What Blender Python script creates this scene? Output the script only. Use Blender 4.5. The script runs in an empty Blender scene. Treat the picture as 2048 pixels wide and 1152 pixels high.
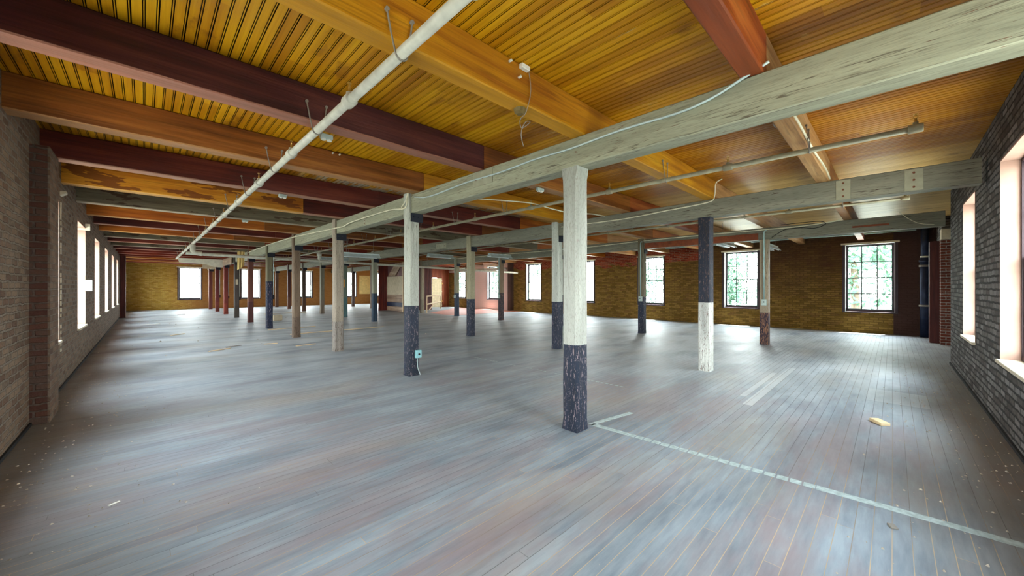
import bpy, bmesh, math, random
from mathutils import Vector, Matrix
R = random.Random(7)
C = bpy.context.scene.collection
PI = math.pi
CEIL = 3.40; BEAM_B = 3.07; GIRD_B = 2.76
WL, WR, WB, WE = -0.89, -0.80, 17.0, 34.4      # left, right, back (window side), far end

# ------------------------------------------------------------------ nodes
class NT:
    def __init__(s, name, rough=0.7, metal=0.0, spec=0.3):
        s.m = bpy.data.materials.new(name); s.m.use_nodes = True
        s.t = s.m.node_tree; s.n = s.t.nodes; s.b = s.n['Principled BSDF']
        s.b.inputs['Roughness'].default_value = rough
        s.b.inputs['Metallic'].default_value = metal
        s.b.inputs['Specular IOR Level'].default_value = spec
        s._pos = None
    def new(s, ty, **kw):
        n = s.n.new(ty)
        for k, v in kw.items(): setattr(n, k, v)
        return n
    def link(s, a, b): s.t.links.new(a, b)
    def pos(s):
        if s._pos is None: s._pos = s.new('ShaderNodeNewGeometry').outputs['Position']
        return s._pos
    def inp(s, sock, v):
        if hasattr(v, 'is_output') or isinstance(v, bpy.types.NodeSocket): s.link(v, sock)
        else: sock.default_value = v
    def math(s, op, a, b=0.0, c=0.0, clamp=False):
        n = s.new('ShaderNodeMath', operation=op, use_clamp=clamp)
        s.inp(n.inputs[0], a); s.inp(n.inputs[1], b); s.inp(n.inputs[2], c)
        return n.outputs[0]
    def sep(s, v=None):
        n = s.new('ShaderNodeSeparateXYZ'); s.link(v or s.pos(), n.inputs[0]); return n.outputs
    def comb(s, x, y, z=0.0):
        n = s.new('ShaderNodeCombineXYZ')
        for i, v in enumerate((x, y, z)): s.inp(n.inputs[i], v)
        return n.outputs[0]
    def scale(s, v, sc):
        n = s.new('ShaderNodeVectorMath', operation='MULTIPLY'); s.link(v, n.inputs[0]); n.inputs[1].default_value = sc
        return n.outputs[0]
    def noise(s, sc=(1, 1, 1), scale=1.0, detail=3.0, rough=0.55, v=None, off=None):
        vv = s.scale(v or s.pos(), sc)
        if off is not None:
            a = s.new('ShaderNodeVectorMath', operation='ADD'); s.link(vv, a.inputs[0])
            if isinstance(off, (tuple, list)): a.inputs[1].default_value = off
            else: s.link(off, a.inputs[1])
            vv = a.outputs[0]
        n = s.new('ShaderNodeTexNoise'); n.inputs['Scale'].default_value = scale
        n.inputs['Detail'].default_value = detail; n.inputs['Roughness'].default_value = rough
        s.link(vv, n.inputs['Vector']); return n.outputs['Fac']
    def white(s, v):
        n = s.new('ShaderNodeTexWhiteNoise'); s.link(v, n.inputs['Vector']); return n.outputs['Value']
    def ramp(s, fac, stops, interp='LINEAR'):
        n = s.new('ShaderNodeValToRGB'); n.color_ramp.interpolation = interp
        e = n.color_ramp.elements
        while len(e) < len(stops): e.new(0.5)
        for i, (p, c) in enumerate(stops):
            e[i].position = p; e[i].color = (*c, 1) if len(c) == 3 else c
        s.inp(n.inputs[0], fac); return n.outputs[0]
    def step(s, x, a, b):
        n = s.new('ShaderNodeMapRange'); n.clamp = True
        s.inp(n.inputs[0], x); n.inputs[1].default_value = a; n.inputs[2].default_value = b
        return n.outputs[0]
    def mix(s, f, a, b, mode='MIX'):
        n = s.new('ShaderNodeMix', data_type='RGBA', blend_type=mode)
        s.inp(n.inputs[0], f)
        for i, v in ((6, a), (7, b)):
            if isinstance(v, (tuple, list)): n.inputs[i].default_value = (*v[:3], 1)
            else: s.link(v, n.inputs[i])
        return n.outputs[2]
    def col(s, c):
        if isinstance(c, (tuple, list)): s.b.inputs['Base Color'].default_value = (*c[:3], 1)
        else: s.link(c, s.b.inputs['Base Color'])
    def bump(s, h, dist=0.005, strength=1.0):
        n = s.new('ShaderNodeBump'); n.inputs['Distance'].default_value = dist; n.inputs['Strength'].default_value = strength
        s.link(h, n.inputs['Height']); s.link(n.outputs[0], s.b.inputs['Normal'])

def srgb(r, g, b):
    f = lambda c: c / 12.92 if c <= 0.04045 else ((c + 0.055) / 1.055) ** 2.4
    return tuple(f(x / 255.0) for x in (r, g, b))

def plain(name, rgb, rough=0.6, metal=0.0, var=0.12, sc=6.0):
    m = NT(name, rough, metal)
    n = m.noise(scale=sc)
    c = srgb(*rgb)
    m.col(m.ramp(n, [(0.3, tuple(x * (1 - var) for x in c)), (0.7, tuple(min(1, x * (1 + var)) for x in c))]))
    return m.m

def wood(name, dark, mid, light, axis='X', rough=0.55, spec=0.3, knots=True, blotch=None, blotch_t=0.56, under=None):
    """timber with grain drawn out along an axis"""
    m = NT(name, rough, spec=spec)
    st = {'X': (0.55, 9, 9), 'Y': (9, 0.55, 9), 'Z': (9, 9, 0.55)}[axis]
    fine = {'X': (2.5, 60, 60), 'Y': (60, 2.5, 60), 'Z': (60, 60, 2.5)}[axis]
    g = m.noise(st, 1.0, 4, 0.6)
    big = m.noise((0.7, 0.7, 0.7), 1.0, 2)
    f = m.math('ADD', m.math('MULTIPLY', g, 0.65), m.math('MULTIPLY', big, 0.35))
    c = m.ramp(f, [(0.36, srgb(*dark)), (0.5, srgb(*mid)), (0.64, srgb(*light))])
    fg = m.noise(fine, 1.0, 2)
    c = m.mix(m.math('MULTIPLY', m.step(fg, 0.5, 0.72), 0.35), c, srgb(*[x * 0.55 for x in dark]))
    if blotch:
        bl = m.noise({'X': (1.6, 5, 7), 'Y': (5, 1.6, 7), 'Z': (5, 5, 1.5)}[axis], 1.0, 4, 0.6, off=(3, 7, 1))
        c = m.mix(m.math('MULTIPLY', m.step(bl, blotch_t, blotch_t + 0.02), 0.85), c, srgb(*blotch))
    if under:
        zz = m.sep()['Z']; wv = m.math('MULTIPLY', m.math('SUBTRACT', m.noise((1.2, 4, 4), 1.0, 3), 0.5), 0.03)
        uf = m.math('SUBTRACT', 1.0, m.step(m.math('ADD', zz, wv), 3.078, 3.084))
        c = m.mix(m.math('MULTIPLY', uf, 0.8), c, m.mix(g, srgb(*[x * .75 for x in under]), srgb(*[min(255, x * 1.2) for x in under])))
    m.col(c); m.bump(m.math('ADD', fg, m.math('MULTIPLY', g, 1.5)), 0.003)
    return m.m

def painted(name, upper, lower, split, wear=0.55, wearcol=(176, 112, 72), axis='Z', stain=0.35, flip=None):
    """old paint in two colours on a post, chipped to the wood"""
    m = NT(name, 0.6, spec=0.25)
    o = m.sep()
    if axis == 'Z':
        a, b, fl = (48, 48, 9), (150, 150, 34), (9, 9, 0.9)
    elif axis == 'Y':
        a, b, fl = (22, 1.8, 22), (110, 8, 110), (9, 0.7, 9)
    else:
        a, b, fl = (2.2, 18, 18), (9, 70, 70), (0.6, 5, 5)
    n1 = m.noise(a, 1.0, 4, 0.65); n2 = m.noise(b, 1.0, 3, 0.6); n3 = m.noise(fl, 1.0, 3)
    up = m.ramp(n3, [(0.3, tuple(x * 0.72 for x in srgb(*upper))), (0.62, srgb(*upper)), (0.8, tuple(min(1, x * 1.15) for x in srgb(*upper)))])
    if lower is not None:
        lo = m.ramp(n3, [(0.3, tuple(x * 0.6 for x in srgb(*lower))), (0.7, tuple(x * 1.25 for x in srgb(*lower)))])
        e = m.math('ADD', o['Z'], m.math('MULTIPLY', m.math('SUBTRACT', n2, 0.5), 0.02))
        f = m.math('LESS_THAN', e, split)
        base = m.mix(f, up, lo)
        chips = m.math('ADD', m.math('MULTIPLY', n1, 0.5), m.math('MULTIPLY', n2, 0.5))
        th = m.math('SUBTRACT', wear + 0.075, m.math('MULTIPLY', f, 0.06 if sum(lower) < sum(upper) else 0.0))
        k = m.math('GREATER_THAN', chips, th)
    else:
        base = up
        chips = m.math('ADD', m.math('MULTIPLY', n1, 0.5), m.math('MULTIPLY', n2, 0.5))
        k = m.math('GREATER_THAN', chips, wear + 0.03)
    wc = m.mix(n1, srgb(*[wearcol[0] * .62, wearcol[1] * .66, wearcol[2] * .72]), srgb(*[wearcol[0] * .95, wearcol[1] * .98, wearcol[2]*1.1]))
    base = m.mix(k, base, wc)
    cs = {'Z': (30, 30, 1.0), 'Y': (30, 1.0, 30), 'X': (1.0, 30, 30)}[axis]
    ck = m.math('ABSOLUTE', m.math('SUBTRACT', m.noise(cs, 0.55, 3, 0.55, off=(4, 8, 2)), 0.52))
    ckf = m.math('MULTIPLY', m.math('SUBTRACT', 1.0, m.step(ck, 0.004, 0.012)), m.step(n3, 0.42, 0.55))
    base = m.mix(m.math('MULTIPLY', ckf, 0.75), base, srgb(66, 50, 40))
    dk = m.step(m.noise(a, 1.7, 4, 0.7, off=(9, 2, 4)), 0.62, 0.72)
    base = m.mix(m.math('MULTIPLY', dk, stain), base, srgb(58, 46, 36))
    base = m.mix(m.math('MULTIPLY', m.step(n2, 0.5, 0.7), 0.38), base, srgb(70, 62, 52))
    m.col(base)
    m.bump(m.math('SUBTRACT', n1, m.math('MULTIPLY', k, 0.5)), 0.004)
    return m.m

def brick(name, axis, cols, mortar, paint=None, zones=None, bumpd=0.012, msize=0.012, rough=0.85, worn=0.5, streak=None):
    """axis: horizontal coordinate of the wall, 'X' or 'Y'. zones: list of (fn(m,o,noise)->fac, colour)"""
    m = NT(name, rough, spec=0.2)
    o = m.sep(); u = o[axis]
    wob = m.noise((1, 1, 1), 7.0, 2)
    w = m.math('MULTIPLY', m.math('SUBTRACT', wob, 0.5), 0.034)
    v = m.comb(m.math('ADD', u, w), m.math('ADD', o['Z'], w), 0.0)
    t = m.new('ShaderNodeTexBrick'); m.link(v, t.inputs['Vector'])
    t.inputs['Scale'].default_value = 1.0; t.inputs['Brick Width'].default_value = 0.215
    t.inputs['Row Height'].default_value = 0.074; t.inputs['Mortar Size'].default_value = msize
    t.inputs['Mortar Smooth'].default_value = 0.4; t.inputs['Bias'].default_value = 0.0
    t.offset = 0.5
    t.inputs['Color1'].default_value = (0, 0, 0, 1); t.inputs['Color2'].default_value = (1, 1, 1, 1)
    t.inputs['Mortar'].default_value = (0.5, 0.5, 0.5, 1)
    sp = m.new('ShaderNodeSeparateColor'); m.link(t.outputs['Color'], sp.inputs[0])
    hsh = sp.outputs[0]
    fn = m.noise((1, 1, 1), 30.0, 3, 0.6); md = m.noise((1, 1, 1), 1.6, 4, 0.6)
    f = m.math('ADD', m.math('MULTIPLY', hsh, 0.55), m.math('ADD', m.math('MULTIPLY', fn, 0.25), m.math('MULTIPLY', md, 0.25)))
    st = [(0.15 + 0.7 * i / (len(cols) - 1), srgb(*c)) for i, c in enumerate(cols)]
    c = m.ramp(f, st)
    mo = m.mix(m.step(fn, 0.35, 0.7), srgb(*mortar), srgb(*[x * 0.7 for x in mortar]))
    mf = m.math('MULTIPLY', t.outputs['Fac'], worn, clamp=True)
    # smeared mortar / lime over the faces
    sm = m.step(m.noise((1.0, 1.0, 1.7), 5.0, 5, 0.7, off=(5, 5, 5)), 0.56, 0.68)
    mf = m.math('MAXIMUM', mf, m.math('MULTIPLY', sm, 0.55 if streak is None else streak))
    c = m.mix(mf, c, mo)
    for fnz, colz in (zones or []):
        c = m.mix(fnz(m, o, md), c, colz if not callable(colz) else colz(m, c, hsh, fn, t.outputs['Fac']))
    m.col(c)
    h = m.math('SUBTRACT', m.math('MULTIPLY', fn, 0.45), m.math('MULTIPLY', t.outputs['Fac'], 1.0))
    h = m.math('ADD', h, m.math('MULTIPLY', hsh, 0.25))
    m.bump(h, bumpd)
    return m.m

# ------------------------------------------------------------------ mesh helpers
def mk(name, bm, mat=None, parent=None, smooth=False, loc=None, rot=None):
    me = bpy.data.meshes.new(name); bm.normal_update(); bm.to_mesh(me); bm.free()
    if smooth:
        for p in me.polygons: p.use_smooth = True
    o = bpy.data.objects.new(name, me); C.objects.link(o)
    if mat: me.materials.append(mat)
    if parent: o.parent = parent
    if loc is not None: o.location = loc
    if rot is not None: o.rotation_euler = rot
    return o
def empty(name, loc=(0, 0, 0), rz=0.0):
    o = bpy.data.objects.new(name, None); C.objects.link(o); o.location = loc; o.rotation_euler = (0, 0, rz); o.empty_display_size = 0.1
    return o
def tag(o, label, cat, group=None):
    if len(label.replace('-', ' ').split()) > 16: print('LONG', label)
    o['label'] = label; o['category'] = cat
    if group: o['group'] = group
    return o
def struct(o): o['kind'] = 'structure'; return o
def box(bm, x0, y0, z0, x1, y1, z1, bev=0.0):
    x0, x1 = sorted((x0, x1)); y0, y1 = sorted((y0, y1)); z0, z1 = sorted((z0, z1))
    r = bmesh.ops.create_cube(bm, size=1.0, matrix=Matrix.Translation(((x0 + x1) / 2, (y0 + y1) / 2, (z0 + z1) / 2)) @ Matrix.Diagonal((x1 - x0, y1 - y0, z1 - z0, 1)))
    if bev:
        es = list({e for v in r['verts'] for e in v.link_edges})
        bmesh.ops.bevel(bm, geom=es, offset=bev, segments=1, affect='EDGES')
def tube(bm, pts, r, seg=10, cap=True, radii=None):
    pts = [Vector(p) for p in pts]; rings = []; up = None
    for i, p in enumerate(pts):
        d = (pts[min(i + 1, len(pts) - 1)] - pts[max(i - 1, 0)]).normalized()
        if up is None: up = Vector((0, 0, 1)) if abs(d.z) < 0.9 else Vector((1, 0, 0))
        a = d.cross(up)
        if a.length < 1e-4: a = d.cross(Vector((1, 0.3, 0.1)))
        a.normalize(); b = d.cross(a).normalized(); up = -b if False else a.cross(d)
        rr = radii[i] if radii else r
        rings.append([bm.verts.new(p + rr * (math.cos(2 * PI * k / seg) * a + math.sin(2 * PI * k / seg) * b)) for k in range(seg)])
    for q0, q1 in zip(rings, rings[1:]):
        for k in range(seg):
            bm.faces.new((q0[k], q0[(k + 1) % seg], q1[(k + 1) % seg], q1[k]))
    if cap:
        bm.faces.new(rings[0][::-1]); bm.faces.new(rings[-1])
def smoothpts(pts, n=4):
    P = [Vector(p) for p in pts]; out = []
    for i in range(len(P) - 1):
        p0 = P[max(i - 1, 0)]; p1 = P[i]; p2 = P[i + 1]; p3 = P[min(i + 2, len(P) - 1)]
        for k in range(n):
            t = k / n
            out.append(0.5 * ((2 * p1) + (p2 - p0) * t + (2 * p0 - 5 * p1 + 4 * p2 - p3) * t * t + (-p0 + 3 * p1 - 3 * p2 + p3) * t ** 3))
    out.append(P[-1]); return out
def prism(bm, axis, a0, a1, prof, steps=1, jit=0.0, rnd=R):
    """extrude closed profile (list of 2D) along axis with slight jitter between steps"""
    rings = []
    for s in range(steps + 1):
        t = a0 + (a1 - a0) * s / steps; ring = []
        for (u, v) in prof:
            ju, jv = (rnd.uniform(-jit, jit), rnd.uniform(-jit, jit)) if jit else (0, 0)
            if axis == 'X': co = (t, u + ju, v + jv)
            elif axis == 'Y': co = (u + ju, t, v + jv)
            else: co = (u + ju, v + jv, t)
            ring.append(bm.verts.new(co))
        rings.append(ring)
    n = len(prof)
    for q0, q1 in zip(rings, rings[1:]):
        for k in range(n): bm.faces.new((q0[k], q0[(k + 1) % n], q1[(k + 1) % n], q1[k]))
    bm.faces.new(rings[0][::-1]); bm.faces.new(rings[-1])
    bmesh.ops.recalc_face_normals(bm, faces=bm.faces)
def octo(u0, v0, u1, v1, c):
    return [(u0 + c, v0), (u1 - c, v0), (u1, v0 + c), (u1, v1 - c), (u1 - c, v1), (u0 + c, v1), (u0, v1 - c), (u0, v0 + c)]
def timber(name, axis, a0, a1, u0, v0, u1, v1, mat, parent=None, c=0.012, jit=0.002, step=0.5):
    bm = bmesh.new(); prism(bm, axis, a0, a1, octo(u0, v0, u1, v1, c), max(1, int(abs(a1 - a0) / step)), jit)
    return mk(name, bm, mat, parent)

# ------------------------------------------------------------------ materials
def floor_mat():
    m = NT('floor_boards', 0.42, spec=0.5)
    o = m.sep(); W = 0.083
    yi = m.math('DIVIDE', o['Y'], W); idx = m.math('FLOOR', yi); fr = m.math('FRACT', yi)
    h1 = m.white(m.comb(idx, 3.0, 1.0))
    xs = m.math('ADD', m.math('DIVIDE', o['X'], 2.6), m.math('MULTIPLY', h1, 7.0))
    xi = m.math('FLOOR', xs); xf = m.math('FRACT', xs)
    h2 = m.white(m.comb(idx, xi, 5.0))
    big = m.noise((0.32, 0.5, 1), 1.0, 4, 0.6); mid = m.noise((0.8, 2.6, 1), 1.0, 5, 0.62, off=(4, 9, 0))
    fine = m.noise((3.5, 26, 1), 1.0, 4, 0.6)
    f = m.math('ADD', m.math('MULTIPLY', h2, 0.09), m.math('ADD', m.math('MULTIPLY', mid, 0.58), m.math('MULTIPLY', fine, 0.33)))
    base = m.ramp(f, [(0.3, srgb(92, 98, 108)), (0.46, srgb(118, 126, 136)), (0.64, srgb(146, 154, 162))])
    far_light = m.math('MAXIMUM', m.step(o['Y'], 3.0, 12.0), m.step(o['X'], 3.5, 9.0))  # far floor painted paler to stand in for brighter daylight, broken up by noise
    far_light = m.math('MULTIPLY', far_light, m.step(m.noise((0.5, 1.2, 1), 1.0, 4, 0.6, off=(6, 3, 9)), 0.32, 0.55))
    base = m.mix(m.math('MULTIPLY', far_light, 0.6), base, m.mix(mid, srgb(172, 180, 184), srgb(222, 228, 230)))
    # worn red-brown patches showing old stain, strongest in the near part of the room
    near = m.math('MULTIPLY', m.math('SUBTRACT', 1.0, m.step(o['Y'], 2.0, 7.5)), m.math('SUBTRACT', 1.0, m.step(o['X'], 4.0, 8.5)))
    red = m.step(m.noise((0.5, 1.5, 1), 1.0, 5, 0.65, off=(1, 2, 3)), 0.45, 0.62)
    base = m.mix(m.math('MULTIPLY', m.math('MULTIPLY', red, m.math('ADD', 0.18, m.math('MULTIPLY', near, 0.55))), 0.8), base, srgb(138, 112, 112))
    tan = m.step(m.noise((0.35, 1.1, 1), 1.0, 4, 0.6, off=(8, 1, 3)), 0.52, 0.7)
    base = m.mix(m.math('MULTIPLY', tan, 0.4), base, srgb(160, 148, 130))
    dark = m.step(m.noise((0.6, 1.6, 1), 1.0, 5, 0.6, off=(2, 13, 3)), 0.56, 0.72)
    base = m.mix(m.math('MULTIPLY', dark, 0.38), base, srgb(84, 84, 90))
    # dirt darker along the brick walls
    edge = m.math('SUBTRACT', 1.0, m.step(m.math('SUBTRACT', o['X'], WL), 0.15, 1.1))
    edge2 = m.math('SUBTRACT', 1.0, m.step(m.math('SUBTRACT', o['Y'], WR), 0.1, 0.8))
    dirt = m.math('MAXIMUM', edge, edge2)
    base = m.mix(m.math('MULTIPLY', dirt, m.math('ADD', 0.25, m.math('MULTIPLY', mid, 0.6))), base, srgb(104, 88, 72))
    # replaced pale boards
    def rect(x0, x1, y0, y1):
        a = m.math('MULTIPLY', m.math('GREATER_THAN', o['X'], x0), m.math('LESS_THAN', o['X'], x1))
        b = m.math('MULTIPLY', m.math('GREATER_THAN', o['Y'], y0), m.math('LESS_THAN', o['Y'], y1))
        return m.math('MULTIPLY', a, b)
    for (x0, x1, y0, y1, k) in ((5.5, 8.6, 1.245, 1.36, .55), (5.9, 7.9, 1.41, 1.494, .5), (6.9, 7.7, -0.33, 0.25, .3), (8.7, 10.4, 0.0, 0.17, .35)):
        r = m.math('MULTIPLY', rect(x0, x1, y0, y1), m.math('ADD', 0.3, mid))
        base = m.mix(m.math('MULTIPLY', r, k), base, srgb(212, 214, 212))
    # paint spots
    sp = m.step(m.noise((1, 1, 1), 3.1, 5, 0.7, off=(7, 7, 0)), 0.74, 0.77)
    base = m.mix(m.math('MULTIPLY', sp, 0.5), base, srgb(190, 214, 220))
    orr = m.math('MULTIPLY', m.step(m.noise((1, 1, 1), 4.3, 4, 0.7, off=(17, 5, 0)), 0.74, 0.78), near)
    base = m.mix(m.math('MULTIPLY', orr, 0.6), base, srgb(190, 104, 66))
    # gaps between boards: sandy dust near, dark elsewhere
    g = m.math('MAXIMUM', m.math('LESS_THAN', fr, 0.045), m.math('LESS_THAN', xf, 0.0012))
    gsel = m.step(m.noise((0.25, 3.0, 1), 1.0, 3, 0.6, off=(3, 3, 3)), 0.42, 0.55)
    gc = m.mix(m.math('MULTIPLY', gsel, m.math('ADD', 0.15, m.math('MULTIPLY', near, 0.85))), srgb(84, 80, 80), srgb(196, 160, 118))
    base = m.mix(m.math('MULTIPLY', g, m.math('ADD', 0.35, m.math('MULTIPLY', mid, 0.8))), base, gc)
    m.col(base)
    m.link(m.step(m.noise((0.5, 1.5, 1), 1.3, 4), 0.2, 1.1), m.b.inputs['Roughness'])
    rr = m.math('ADD', 0.40, m.math('MULTIPLY', mid, 0.30)); m.link(rr, m.b.inputs['Roughness'])
    m.bump(m.math('SUBTRACT', m.math('MULTIPLY', fine, 0.6), g), 0.0025)
    return m.m

def ceiling_mat():
    m = NT('beaded_ceiling_boards', 0.4, spec=0.3)
    o = m.sep(); W = 0.142
    xi = m.math('FLOOR', m.math('DIVIDE', m.math('ADD', o['X'], 1.0), W))
    h = m.white(m.comb(xi, 2.0, 0.0))
    yi = m.math('FLOOR', m.math('ADD', m.math('DIVIDE', o['Y'], 3.6), m.math('MULTIPLY', h, 5.0)))
    h2 = m.white(m.comb(xi, yi, 9.0))
    g = m.noise((34, 0.9, 1), 1.0, 4, 0.6); big = m.noise((0.5, 0.5, 1), 1.0, 4, 0.6); blot = m.noise((3.0, 1.2, 1), 1.0, 5, 0.68, off=(6, 1, 0))
    f = m.math('ADD', m.math('MULTIPLY', h2, 0.22), m.math('ADD', m.math('MULTIPLY', g, 0.38), m.math('MULTIPLY', big, 0.4)))
    c = m.ramp(f, [(0.28, srgb(140, 80, 8)), (0.45, srgb(188, 126, 10)), (0.66, srgb(224, 166, 22))])
    # browner, more orange varnish in the second and third bays
    z = m.math('MULTIPLY', m.step(o['X'], 2.6, 4.5), m.math('SUBTRACT', 1.0, m.step(o['X'], 11.2, 12.2)))
    z = m.math('MULTIPLY', z, 0.55)
    br = m.ramp(f, [(0.3, srgb(116, 54, 10)), (0.5, srgb(156, 86, 14)), (0.7, srgb(196, 124, 22))])
    c = m.mix(z, c, br)
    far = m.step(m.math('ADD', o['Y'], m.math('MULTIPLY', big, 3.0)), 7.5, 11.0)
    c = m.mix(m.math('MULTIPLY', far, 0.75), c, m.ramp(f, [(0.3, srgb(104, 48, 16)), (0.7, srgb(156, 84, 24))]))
    # bare pale boards beyond the third girder
    c = m.mix(m.step(o['X'], 7.4, 8.2), c, m.ramp(f, [(0.3, srgb(186, 140, 70)), (0.7, srgb(226, 190, 118))]))
    c = m.mix(m.math('MULTIPLY', m.step(blot, 0.6, 0.68), 0.6), c, srgb(120, 62, 14))
    c = m.mix(m.math('MULTIPLY', m.step(m.noise((3.5, 1.5, 1), 1.3, 5, 0.7, off=(1, 8, 4)), 0.66, 0.72), 0.7), c, srgb(222, 186, 110))
    vo = m.new('ShaderNodeTexVoronoi'); vo.inputs['Scale'].default_value = 1.5
    wp = m.new('ShaderNodeVectorMath', operation='ADD'); m.link(m.scale(m.pos(), (1.0, 0.7, 0.0)), wp.inputs[0])
    nn = m.new('ShaderNodeTexNoise'); nn.inputs['Scale'].default_value = 9.0; m.link(m.pos(), nn.inputs['Vector'])
    m.link(m.scale(nn.outputs['Color'], (0.09, 0.09, 0.0)), wp.inputs[1]); m.link(wp.outputs[0], vo.inputs['Vector'])
    pz = m.math('MULTIPLY', m.math('MULTIPLY', m.step(o['X'], 1.7, 2.2), m.math('LESS_THAN', o['X'], 7.3)), m.math('MULTIPLY', m.math('GREATER_THAN', o['Y'], 5.6), m.math('LESS_THAN', o['Y'], 7.2)))
    pn = m.step(m.noise((9, 2.5, 1), 1.0, 4, 0.7, off=(5, 1, 1)), 0.47, 0.52)
    c = m.mix(m.math('MULTIPLY', m.math('MULTIPLY', pz, pn), 0.85), c, srgb(168, 160, 144))
    kn = m.math('LESS_THAN', vo.outputs['Distance'], 0.035)
    c = m.mix(m.math('MULTIPLY', kn, 0.85), c, srgb(74, 34, 12))
    sc = m.math('MULTIPLY', m.step(m.noise((22, 2, 1), 1.0, 3, 0.7, off=(2, 2, 2)), 0.7, 0.74), m.step(o['X'], 1.5, 3.0))
    c = m.mix(m.math('MULTIPLY', sc, 0.7), c, srgb(208, 176, 138))
    # darker colour inside the grooves
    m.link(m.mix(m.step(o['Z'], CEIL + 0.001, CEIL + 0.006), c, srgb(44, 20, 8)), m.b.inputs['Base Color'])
    m.bump(g, 0.002)
    return m.m

def end_zones():
    return None

M = {}
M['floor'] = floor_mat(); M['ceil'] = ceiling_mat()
M['brick_left'] = brick('old_brick_left', 'Y', [(88, 66, 52), (118, 92, 74), (142, 120, 100), (100, 84, 72)], (146, 136, 124), worn=0.75, msize=0.014, streak=0.6, bumpd=0.035)
M['brick_right'] = brick('old_brick_right', 'X', [(58, 52, 50), (92, 86, 84), (136, 132, 132), (78, 68, 62)], (58, 55, 54), worn=0.95, msize=0.013, streak=0.3, bumpd=0.04)
M['brick_red'] = brick('exposed_red_brick', 'Y', [(110, 34, 20), (150, 62, 40), (120, 50, 36)], (176, 156, 140), worn=0.95, streak=0.25)
M['brick_redx'] = brick('exposed_red_brick_return', 'Y', [(100, 44, 32), (128, 66, 48), (84, 44, 36)], (176, 168, 160), worn=1.0, streak=0.35)
def back_mat():
    def redz(m, o, md):
        e = m.math('ADD', o['Z'], m.math('MULTIPLY', m.math('SUBTRACT', m.noise((1, 0.9, 3), 1.2, 4), 0.5), 0.9))
        a = m.step(e, 2.62, 2.66)
        return m.math('MULTIPLY', a, m.step(o['Y'], 5.3, 5.4))
    def redc(m, c, hsh, fn, fac):
        b = m.ramp(hsh, [(0.0, srgb(122, 40, 24)), (0.6, srgb(158, 70, 46)), (1.0, srgb(110, 36, 24))])
        return m.mix(m.math('MULTIPLY', fac, 0.9), b, srgb(160, 128, 104))
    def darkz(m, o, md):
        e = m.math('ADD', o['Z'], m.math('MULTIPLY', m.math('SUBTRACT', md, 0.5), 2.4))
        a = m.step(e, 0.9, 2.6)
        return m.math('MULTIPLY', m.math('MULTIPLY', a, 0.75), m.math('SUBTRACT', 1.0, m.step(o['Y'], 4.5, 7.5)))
    def plast(m, o, md): return m.math('LESS_THAN', o['Y'], -0.02)
    def pink(m, o, md):
        return m.math('MULTIPLY', m.math('GREATER_THAN', o['Y'], 17.5), m.math('LESS_THAN', o['Y'], 21.4))
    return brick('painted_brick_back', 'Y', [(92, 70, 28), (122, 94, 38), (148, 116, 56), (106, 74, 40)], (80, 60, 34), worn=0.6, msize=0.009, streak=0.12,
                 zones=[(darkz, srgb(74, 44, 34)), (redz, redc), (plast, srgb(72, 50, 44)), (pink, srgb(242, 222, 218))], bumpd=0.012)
M['brick_back'] = back_mat()
def end_mat():
    def warm(m, o, md): return m.math('MULTIPLY', m.step(o['X'], 1.0, 3.0), 0.75)
    return brick('painted_brick_end', 'X', [(150, 112, 36), (184, 146, 60), (206, 170, 90), (160, 118, 48)], (140, 104, 50), worn=0.5, msize=0.009, streak=0.15,
                 zones=[(warm, srgb(158, 100, 58))], bumpd=0.01)
M['brick_end'] = end_mat()
M['pinkjamb'] = plain('pinkish_lime_plaster', (172, 138, 124), 0.8, sc=3)
M['creamtrim'] = plain('flaking_cream_paint', (216, 204, 180), 0.6, sc=12)
M['darkframe'] = plain('dark_purple_brown_paint', (62, 46, 52), 0.5)
M['whitesash'] = plain('white_sash_paint', (206, 206, 204), 0.5)
M['muntin'] = plain('grey_green_glazing_bar', (58, 68, 68), 0.5)
M['iron'] = plain('black_iron', (30, 32, 44), 0.45, 0.3)
M['pipe'] = plain('grey_painted_pipe', (196, 192, 178), 0.4, 0.0, var=0.18, sc=9)
M['pipe2'] = plain('dull_tan_pipe', (150, 142, 118), 0.45, 0.0, var=0.2, sc=9)
M['brass'] = plain('brass', (196, 156, 84), 0.35, 0.8)
M['rust'] = plain('rusty_steel', (140, 132, 124), 0.6, 0.1)
M['white'] = plain('white_porcelain', (226, 224, 214), 0.35)
M['cable'] = plain('pale_cable', (232, 226, 200), 0.5)
M['armour'] = plain('grey_armoured_cable', (186, 200, 200), 0.4, 0.2)
M['teal'] = plain('pale_teal_box', (140, 190, 196), 0.5)
M['greybox'] = plain('grey_green_box', (176, 190, 184), 0.5)
M['black'] = plain('black_rubber', (24, 24, 28), 0.6)
M['conduit'] = plain('galvanised_conduit', (168, 196, 196), 0.35, 0.3)
M['soil'] = plain('black_blue_cast_iron', (38, 46, 70), 0.4, 0.2, var=0.3)
M['plaster'] = plain('off_white_board', (232, 228, 210), 0.8)
M['cloth'] = plain('yellowed_cloth', (224, 196, 130), 0.9)
M['housing'] = plain('white_enamel_reflector', (186, 200, 200), 0.4)
M['tubew'] = plain('white_fluorescent_tube', (236, 240, 240), 0.3)
M['redfloor'] = plain('faded_red_floor_paint', (226, 164, 152), 0.6, sc=4)
M['rail'] = plain('raw_pale_timber', (216, 192, 158), 0.7)
M['door'] = plain('cream_door_paint', (218, 198, 160), 0.6)
M['card'] = plain('pale_cardboard', (200, 184, 158), 0.8)
M['offcut'] = plain('fresh_cut_softwood', (226, 200, 158), 0.7)
M['chip'] = plain('mixed_rubble', (176, 164, 150), 0.9, var=0.5, sc=14)
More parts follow.
